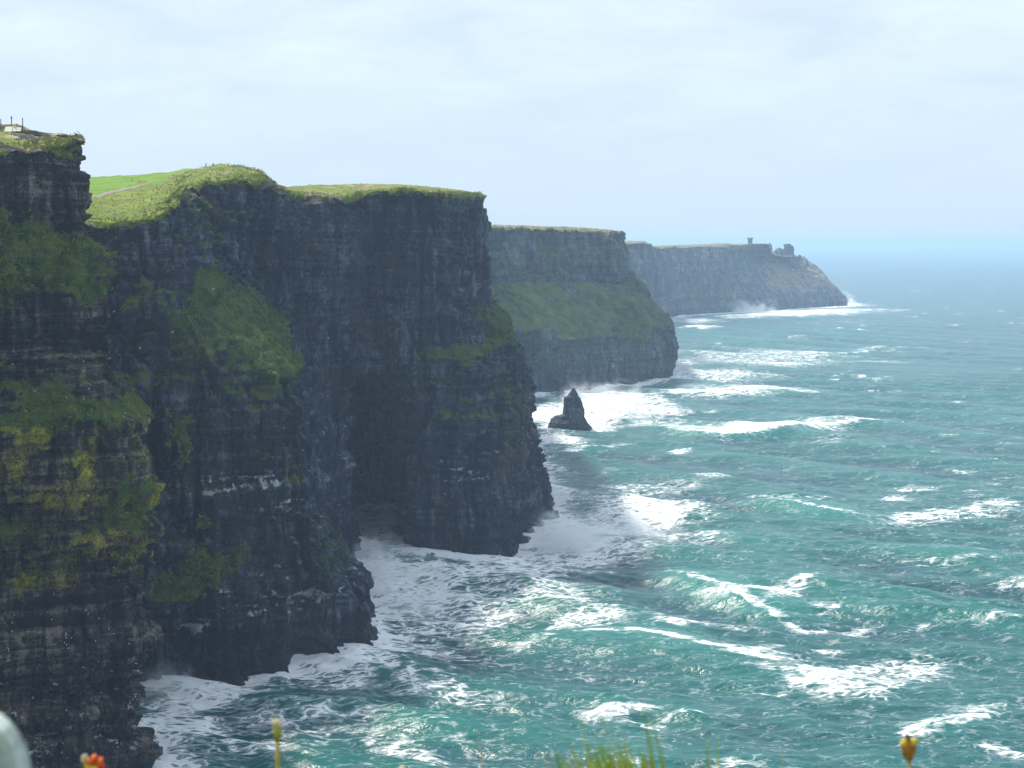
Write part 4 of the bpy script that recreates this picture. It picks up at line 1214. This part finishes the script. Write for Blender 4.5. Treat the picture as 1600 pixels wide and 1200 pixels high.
# ------------------------------------------------------------------ seabirds
white_feather = simple('white_feather', (0.78, 0.78, 0.76), 0.8, 0.08, 5.0)

def bird_mesh(flying):
    mb = MB()
    # body along +X: a spindle from tail to beak
    prof = [(-0.24, 0.015, 0.0), (-0.15, 0.05, 0.0), (-0.04, 0.085, 0.0), (0.06, 0.08, 0.01), (0.12, 0.045, 0.04), (0.165, 0.05, 0.06), (0.20, 0.03, 0.06), (0.245, 0.006, 0.05)]
    if not flying: prof = [(a * 0.8, r, z + 0.10 + max(0, a) * 0.7) for a, r, z in prof]
    mb.tube([(a, 0, z) for a, r, z in prof], [r for a, r, z in prof], 6)
    if flying:
        for sgn in (-1, 1):
            b = len(mb.v)
            for (dx, dy, dz, c) in ((0.02, 0.05, 0.02, 0.17), (0.06, 0.26, 0.10, 0.15), (-0.02, 0.58, 0.06, 0.03)):
                for zt in (0.008, -0.008):
                    mb.v += [(dx + c / 2, sgn * dy, dz + zt), (dx - c / 2, sgn * dy, dz + zt)]
            for k in (0, 4):
                mb.f += [(b + k, b + k + 1, b + k + 5, b + k + 4), (b + k + 2, b + k + 6, b + k + 7, b + k + 3), (b + k, b + k + 4, b + k + 6, b + k + 2), (b + k + 1, b + k + 3, b + k + 7, b + k + 5)]
    return mesh_from('seabird', mb.v, mb.f, white_feather, True)

perch, fly = bird_mesh(False), bird_mesh(True)
rng = random.Random(11)
def perched(P, up, nr, cond, count, label, group, size):
    cand = np.argwhere(cond)
    pick = [cand[i] for i in sorted(rng.sample(range(len(cand)), min(count, len(cand))))]
    for i, j in pick:
        q = P[i, j]
        o = link('seabird', perch, None, (q[0], q[1] - 0.15, q[2] + 0.02))
        o.scale = (size,) * 3
        o.rotation_euler = (0, 0, rng.uniform(-3.1, 3.1))
        tag(o, label, 'bird', group)
u_, v_ = to_px(near_P)
rows = np.arange(near_P.shape[1])[None, :] + 0 * u_
vis = (rows < near_nr - 6) & (u_ > 2) & (u_ < 215) & (v_ < 1195) & (near_up > 0.25)
clus = vn(near_P[..., 0] / 4, near_P[..., 1] / 4, near_P[..., 2] / 4) > 0.0
perched(near_P, near_up, near_nr, vis & clus & (v_ > 960), 150, 'small white seabird perched on the dark ledges low on the nearest cliff', 'seabirds on the low ledges of the nearest cliff', 1.25)
perched(near_P, near_up, near_nr, vis & (v_ > 560) & (v_ < 960), 45, 'small white seabird perched on the mossy ledges of the nearest cliff', 'seabirds on the mossy ledges of the nearest cliff', 1.2)
u_, v_ = to_px(mid_P)
rows = np.arange(mid_P.shape[1])[None, :] + 0 * u_
vis = (rows < mid_nr - 6) & (u_ > 250) & (u_ < 560) & (v_ > 640) & (v_ < 1000) & (mid_up > 0.3)
perched(mid_P, mid_up, mid_nr, vis, 60, 'small white seabird perched on the cliff under the grassy spur', 'seabirds on the cliff under the grassy spur', 1.25)
for u, v, Y, lab in ((178, 487, 500, 'gull gliding beside the right edge of the nearest cliff'), (270, 519, 510, 'gull gliding before the grassy part of the spur cliff'), (219, 544, 500, 'gull gliding low left of the grassy spur'), (513, 528, 640, 'gull gliding before the dark wall right of the spur'),
                     (543, 731, 650, 'gull gliding at the left side of the sea cave'), (513, 750, 600, 'gull gliding below the cave arch beside the spur'), (695, 772, 690, 'gull gliding before the foot of the square headland'), (570, 1122, 470, 'gull skimming the dark water below the spur cliff'), (632, 921, 600, 'gull gliding through the mist right of the spur tip'), (158, 412, 470, 'gull gliding at the upper corner of the nearest cliff'), (333, 452, 560, 'gull gliding above the top of the grassy spur')):
    q = at(u, v, Y)
    o = link('seabird', fly, None, tuple(q))
    o.scale = (1.5,) * 3
    o.rotation_euler = (rng.uniform(-0.5, 0.5), rng.uniform(-0.2, 0.2), rng.uniform(-3, 3))
    tag(o, lab, 'bird', 'gulls in flight')


# ------------------------------------------------------------------ foreground: turf bank at the viewer's feet
soil_m, t = material('turf_bank')
p = t.pos()
t.out(t.principled(t.mix(t.step(t.noise(p, 5, 5, 0.65), 0.35, 0.65), (0.06, 0.10, 0.02), (0.13, 0.11, 0.05)), 0.95, t.bump(t.noise(p, 20, 4), 0.6, 0.02), 0.1))
gx = np.linspace(-6, 6, 90)
gy = np.linspace(-3, 4.3, 70)
GX, GY = np.meshgrid(gx, gy, indexing='ij')
GZ = 128.3 + 0.66 * np.exp(-((GY - 3.0) / 0.55) ** 2) + 0.035 * fbm(GX * 1.8, GY * 1.8, None, 3) - 0.9 * sstep(GY, 3.7, 4.3)
bank = link('ground_bank', grid_mesh('ground_bank', np.stack([GX, GY, GZ], -1), [soil_m], smooth=True))
tag(bank, 'turf bank at the viewer below the picture edge', kind='structure')

def bank_z(x, y):
    return 128.3 + 0.66 * math.exp(-((y - 3.0) / 0.55) ** 2)

def blade_mat(name, a, b, rough=0.55):
    m, t = material(name)
    p = t.pos()
    c = t.mix(t.step(t.noise(p, 14, 3), 0.35, 0.65), a, b)
    bs = t.n('ShaderNodeBsdfPrincipled')
    t.put(bs.inputs['Base Color'], c)
    bs.inputs['Roughness'].default_value = rough
    tr = t.n('ShaderNodeBsdfTranslucent')
    t.put(tr.inputs[0], c)
    mx = t.n('ShaderNodeMixShader'); mx.inputs[0].default_value = 0.4
    t.t.links.new(bs.outputs[0], mx.inputs[1]); t.t.links.new(tr.outputs[0], mx.inputs[2])
    t.out(mx.outputs[0])
    return m
green_blade = blade_mat('green_blade', (0.10, 0.21, 0.010), (0.26, 0.35, 0.02))
straw_blade = blade_mat('straw_blade', (0.30, 0.19, 0.07), (0.44, 0.29, 0.13))

def blade(mb, root, tip, wd, droop=0.0, n=7):
    a, b = Vector(root), Vector(tip)
    side = Vector((1, 0.15, 0)).normalized()
    base = len(mb.v)
    for i in range(n + 1):
        k = i / n
        p = a.lerp(b, k)
        p.z += droop * math.sin(math.pi * k)
        r = wd * (1 - k ** 1.6) * 0.5 + 0.0004
        mb.v += [tuple(p - side * r), tuple(p + Vector((0, -r * 0.5, 0))), tuple(p + side * r)]
    for i in range(n):
        o = base + i * 3
        mb.f += [(o, o + 1, o + 4, o + 3), (o + 1, o + 2, o + 5, o + 4)]

rg = random.Random(4)
gm, sm_ = MB(), MB()
def px_blade(mb, u0, u1, v1, y, wd, droop):
    a = at(u0, 1240, y); zb = bank_z(a[0], y)
    b = at(u1, v1, y - rg.uniform(-0.05, 0.05))
    blade(mb, (a[0], y, zb - 0.02), tuple(b), wd, droop)
for i in range(95):          # the thick tuft
    u0 = rg.gauss(985, 38)
    ln = abs(rg.gauss(0, 1))
    px_blade(gm, u0, u0 - 18 - rg.uniform(0, 55) * (1.2 - (u0 - 900) / 250), 1204 - rg.uniform(0, 46), rg.uniform(2.8, 3.1), rg.uniform(0.005, 0.010), rg.uniform(0.0, 0.02))
for u0, u1, v1 in ((985, 905, 1120), (1000, 930, 1148), (1040, 1002, 1088), (1045, 1012, 1110), (1020, 965, 1150), (955, 848, 1172), (970, 880, 1150), (1060, 1030, 1150), (1010, 975, 1160), (1110, 1105, 1145), (1130, 1120, 1150), (1058, 1020, 1122)):
    px_blade(gm, u0, u1, v1, rg.uniform(2.85, 3.1), rg.uniform(0.004, 0.0065), 0.015)
for u0, u1, v1 in ((1005, 940, 1117), (1000, 975, 1145), (960, 910, 1150), (925, 895, 1165), (985, 960, 1150), (775, 745, 1142), (1235, 1220, 1172), (1070, 1075, 1180), (1020, 1015, 1165), (1290, 1280, 1188), (1120, 1108, 1178), (1350, 1340, 1185), (700, 690, 1190), (560, 566, 1192), (880, 850, 1180)):
    px_blade(sm_, u0, u1, v1, rg.uniform(2.8, 3.1), rg.uniform(0.002, 0.0035), 0.012)
for i in range(30):
    u0 = rg.uniform(850, 1110)
    px_blade(sm_, u0, u0 - rg.uniform(0, 40), 1202 - rg.uniform(0, 25), rg.uniform(2.8, 3.1), rg.uniform(0.002, 0.004), 0.01)
for i in range(700):         # short turf all over the bank
    x_, y_ = rg.uniform(-3, 3), rg.uniform(2.4, 3.6)
    zb = bank_z(x_, y_)
    blade(gm if rg.random() < 0.6 else sm_, (x_, y_, zb - 0.02), (x_ + rg.uniform(-0.04, 0.02), y_ + rg.uniform(-0.03, 0.03), zb + rg.uniform(0.02, 0.06)), rg.uniform(0.003, 0.006), 0.0, 3)
tag(gm.build('grass', green_blade, None, True), 'tuft of blurred green grass blades at the bottom of the picture', kind='stuff')
tag(sm_.build('dry_grass', straw_blade, None, True), 'thin blurred straw-coloured grass stems at the bottom of the picture', kind='stuff')

stem_m = simple('flower_stem', (0.36, 0.30, 0.06), 0.7, 0.2, 30)
head_pale = simple('dried_flower_head', (0.62, 0.52, 0.33), 0.9, 0.2, 90)
calyx_m = simple('green_calyx', (0.30, 0.30, 0.03), 0.8, 0.2, 60)
brown_m = simple('seed_head_brown', (0.42, 0.20, 0.03), 0.8, 0.35, 120)
dark_brown = simple('seed_tip_brown', (0.10, 0.04, 0.02), 0.9, 0.3, 120)
yellow_m = simple('yellow_petal', (0.75, 0.55, 0.05), 0.7, 0.15, 60)
orange_m = simple('orange_petal', (0.80, 0.16, 0.02), 0.7, 0.2, 60)
red_m = simple('red_petal', (0.50, 0.03, 0.015), 0.7, 0.2, 60)
cream_m = simple('cream_bud', (0.55, 0.45, 0.28), 0.8, 0.2, 60)

def flower(u, v, y, label, cat='flower'):
    q = at(u, v, y)
    zb = bank_z(q[0], y)
    root = link('flower', None, None, (q[0], y, zb - 0.01))
    tag(root, label, cat)
    return root, q[2] - zb + 0.01
pxm = 2.9 / F
# thrift gone to seed
r_, h_ = flower(433, 1131, 2.9, 'dried pale flower head on a straight yellow stem low in the picture')
MB().tube([(0.002, 0, 0), (0.001, 0, h_ * 0.5), (0, 0, h_)], [0.0042, 0.004, 0.0036], 8).build('stem', stem_m, r_, True)
MB().tube([(0, 0, h_ - 0.030), (0, 0, h_ - 0.016), (0, 0, h_ - 0.004)], [0.0045, 0.0062, 0.0075], 9).build('calyx', calyx_m, r_, True)
fl = MB().ball((0, 0, h_ - 0.001), (0.0075, 0.0075, 0.006), 10, 7, 0.1, 3)
for k in range(34):
    a_, e_ = k * 2.4, math.asin(0.05 + 0.95 * k / 34)
    fl.ball((0.0075 * math.cos(e_) * math.cos(a_), 0.0075 * math.cos(e_) * math.sin(a_), h_ + 0.0068 * math.sin(e_)), (0.0019, 0.0019, 0.0024), 6, 4, 0.2, k)
fl.build('flower_head', head_pale, r_, True)
# plantain-like seed head
r_, h_ = flower(1421, 1188, 2.9, 'brown and yellow seed head on a stem at the lower right')
MB().tube([(0.006, 0, 0), (0.002, 0, h_ * 0.6), (0, 0, h_)], [0.0028, 0.0026, 0.003], 8).build('stem', stem_m, r_, True)
MB().tube([(0, 0, h_ - 0.002), (-0.001, 0, h_ + 0.008), (-0.002, 0, h_ + 0.020), (-0.003, 0, h_ + 0.030), (-0.004, 0, h_ + 0.036)], [0.003, 0.008, 0.0115, 0.0105, 0.006], 12).build('seed_head', brown_m, r_, True)
for dx, dz, s_ in ((-0.0125, 0.030, 0.0050), (-0.0095, 0.034, 0.0042), (0.005, 0.033, 0.0052), (0.008, 0.036, 0.0040), (-0.002, 0.026, 0.0048), (-0.006, 0.027, 0.0040), (0.003, 0.029, 0.0040)):
    MB().ball((dx, -0.007, h_ + dz), (s_, s_ * 0.7, s_ * 1.05), 9, 7, 0.2, int(dz * 1e4)).build('petal', yellow_m, r_, True)
hk = MB()
for k in range(60):          # bristly scales round the seed head
    a_, z_ = k * 2.4, 0.003 + 0.029 * k / 60
    rr_ = np.interp(z_, [0, 0.008, 0.020, 0.030, 0.036], [0.003, 0.008, 0.0115, 0.0105, 0.006])
    hk.ball((rr_ * math.cos(a_) - 0.0015, rr_ * math.sin(a_), h_ + z_), (0.0017, 0.0017, 0.0034), 5, 4, 0.2, k)
hk.build('scale', brown_m, r_, True)['kind'] = 'stuff'
MB().ball((-0.005, -0.003, h_ + 0.039), (0.0045, 0.0045, 0.0065), 9, 7, 0.15, 7).build('tip', dark_brown, r_, True)
# orange bloom
r_, h_ = flower(148, 1205, 2.9, 'small bright orange bloom at the bottom left')
MB().tube([(0.003, 0, 0), (0, 0, h_)], [0.003, 0.003], 8).build('stem', stem_m, r_, True)
rp = random.Random(9)
def petal(dx, dz, ln, wd, ang, mt, name):
    mb = MB()
    n_ = 7
    for i in range(n_):
        k = i / (n_ - 1)
        w_ = wd * math.sin(math.pi * (0.12 + 0.83 * k)) ** 0.8
        cx, cz = dx + ln * k * math.sin(ang), h_ + dz + ln * k * math.cos(ang)
        ox, oz = math.cos(ang) * w_, -math.sin(ang) * w_
        yy = -0.004 - 0.006 * math.sin(math.pi * k)
        mb.v += [(cx - ox, yy + 0.003, cz - oz), (cx, yy, cz), (cx + ox, yy + 0.003, cz + oz)]
    for i in range(n_ - 1):
        o = i * 3
        mb.f += [(o, o + 1, o + 4, o + 3), (o + 1, o + 2, o + 5, o + 4)]
    p_ = mb.build(name, mt, r_, True)
    md = p_.modifiers.new('thickness', 'SOLIDIFY'); md.thickness = 0.0015
for k, (dx, dz, ln, wd, ang, mt) in enumerate(((0.000, 0.010, 0.020, 0.0060, 0.05, orange_m), (0.004, 0.008, 0.019, 0.0060, 0.55, orange_m), (-0.003, 0.008, 0.018, 0.0055, -0.5, orange_m), (0.003, 0.004, 0.016, 0.0055, 1.1, red_m), (0.006, 0.001, 0.018, 0.0050, 1.5, red_m),
                                                (-0.004, 0.004, 0.015, 0.0055, -1.0, yellow_m), (-0.002, 0.000, 0.013, 0.0055, -0.3, yellow_m), (0.002, 0.000, 0.013, 0.0055, 0.35, yellow_m), (-0.008, 0.000, 0.011, 0.0050, -0.7, yellow_m), (0.001, 0.012, 0.016, 0.0045, 0.25, red_m))):
    petal(dx, dz, ln, wd, ang, mt, 'petal')
MB().ball((-0.016, 0, h_ + 0.020), (0.0062, 0.0055, 0.0085), 9, 7, 0.12, 2).build('bud', cream_m, r_, True)
# two more low heads that just reach into the picture
r_, h_ = flower(628, 1202, 2.9, 'pale flower bud just showing at the bottom edge left of centre')
MB().tube([(0, 0, 0), (0, 0, h_)], 0.003, 8).build('stem', stem_m, r_, True)
MB().ball((0, 0, h_), (0.006, 0.006, 0.006), 10, 7, 0.12, 5).build('flower_head', head_pale, r_, True)

# the rounded pale flagstone at the left edge
slab_m = simple('pale_grey_flagstone', (0.40, 0.46, 0.41), 0.85, 0.35, 22.0)
ysl = 1.75
q = at(-38, 1112, ysl)
mb = MB()
nw = 15
top = q[2]
half = 0.05
for dyy in (-0.018, 0.018):
    for k in range(nw):
        a = math.pi * k / (nw - 1)
        mb.v.append((math.cos(a) * half, dyy, top - 0.075 + math.sin(a) * 0.075))
    mb.v += [(-half * 1.15, dyy, 128.2), (half * 1.15, dyy, 128.2)]
n_ = nw + 2
mb.f.append(tuple(range(n_))[::-1]); mb.f.append(tuple(n_ + i for i in range(n_)))
for i in range(n_):
    j = (i + 1) % n_
    mb.f.append((i, j, n_ + j, n_ + i))
sl = mb.build('flagstone_marker', slab_m, None, False)
sl.location = (q[0], ysl, 0)
tag(sl, 'blurred pale rounded upright stone cut by the bottom left corner', 'stone')


# ------------------------------------------------------------------ air
HAZE_TOP = 170.0
hb = MB().box((0, 85000 - 4000, (HAZE_TOP - 12) / 2), (260000, 170000 + 8000, HAZE_TOP + 12))
hm, t = material('sea_haze')
hv = t.n('ShaderNodeVolumePrincipled')
hv.inputs['Color'].default_value = (0.54, 0.74, 1.0, 1)
hv.inputs['Density'].default_value = 0.0001
hv.inputs['Anisotropy'].default_value = 0.15
t.out(hv.outputs[0], True)
hz_o = hb.build('haze', hm)
tag(hz_o, 'pale blue sea haze', kind='stuff')
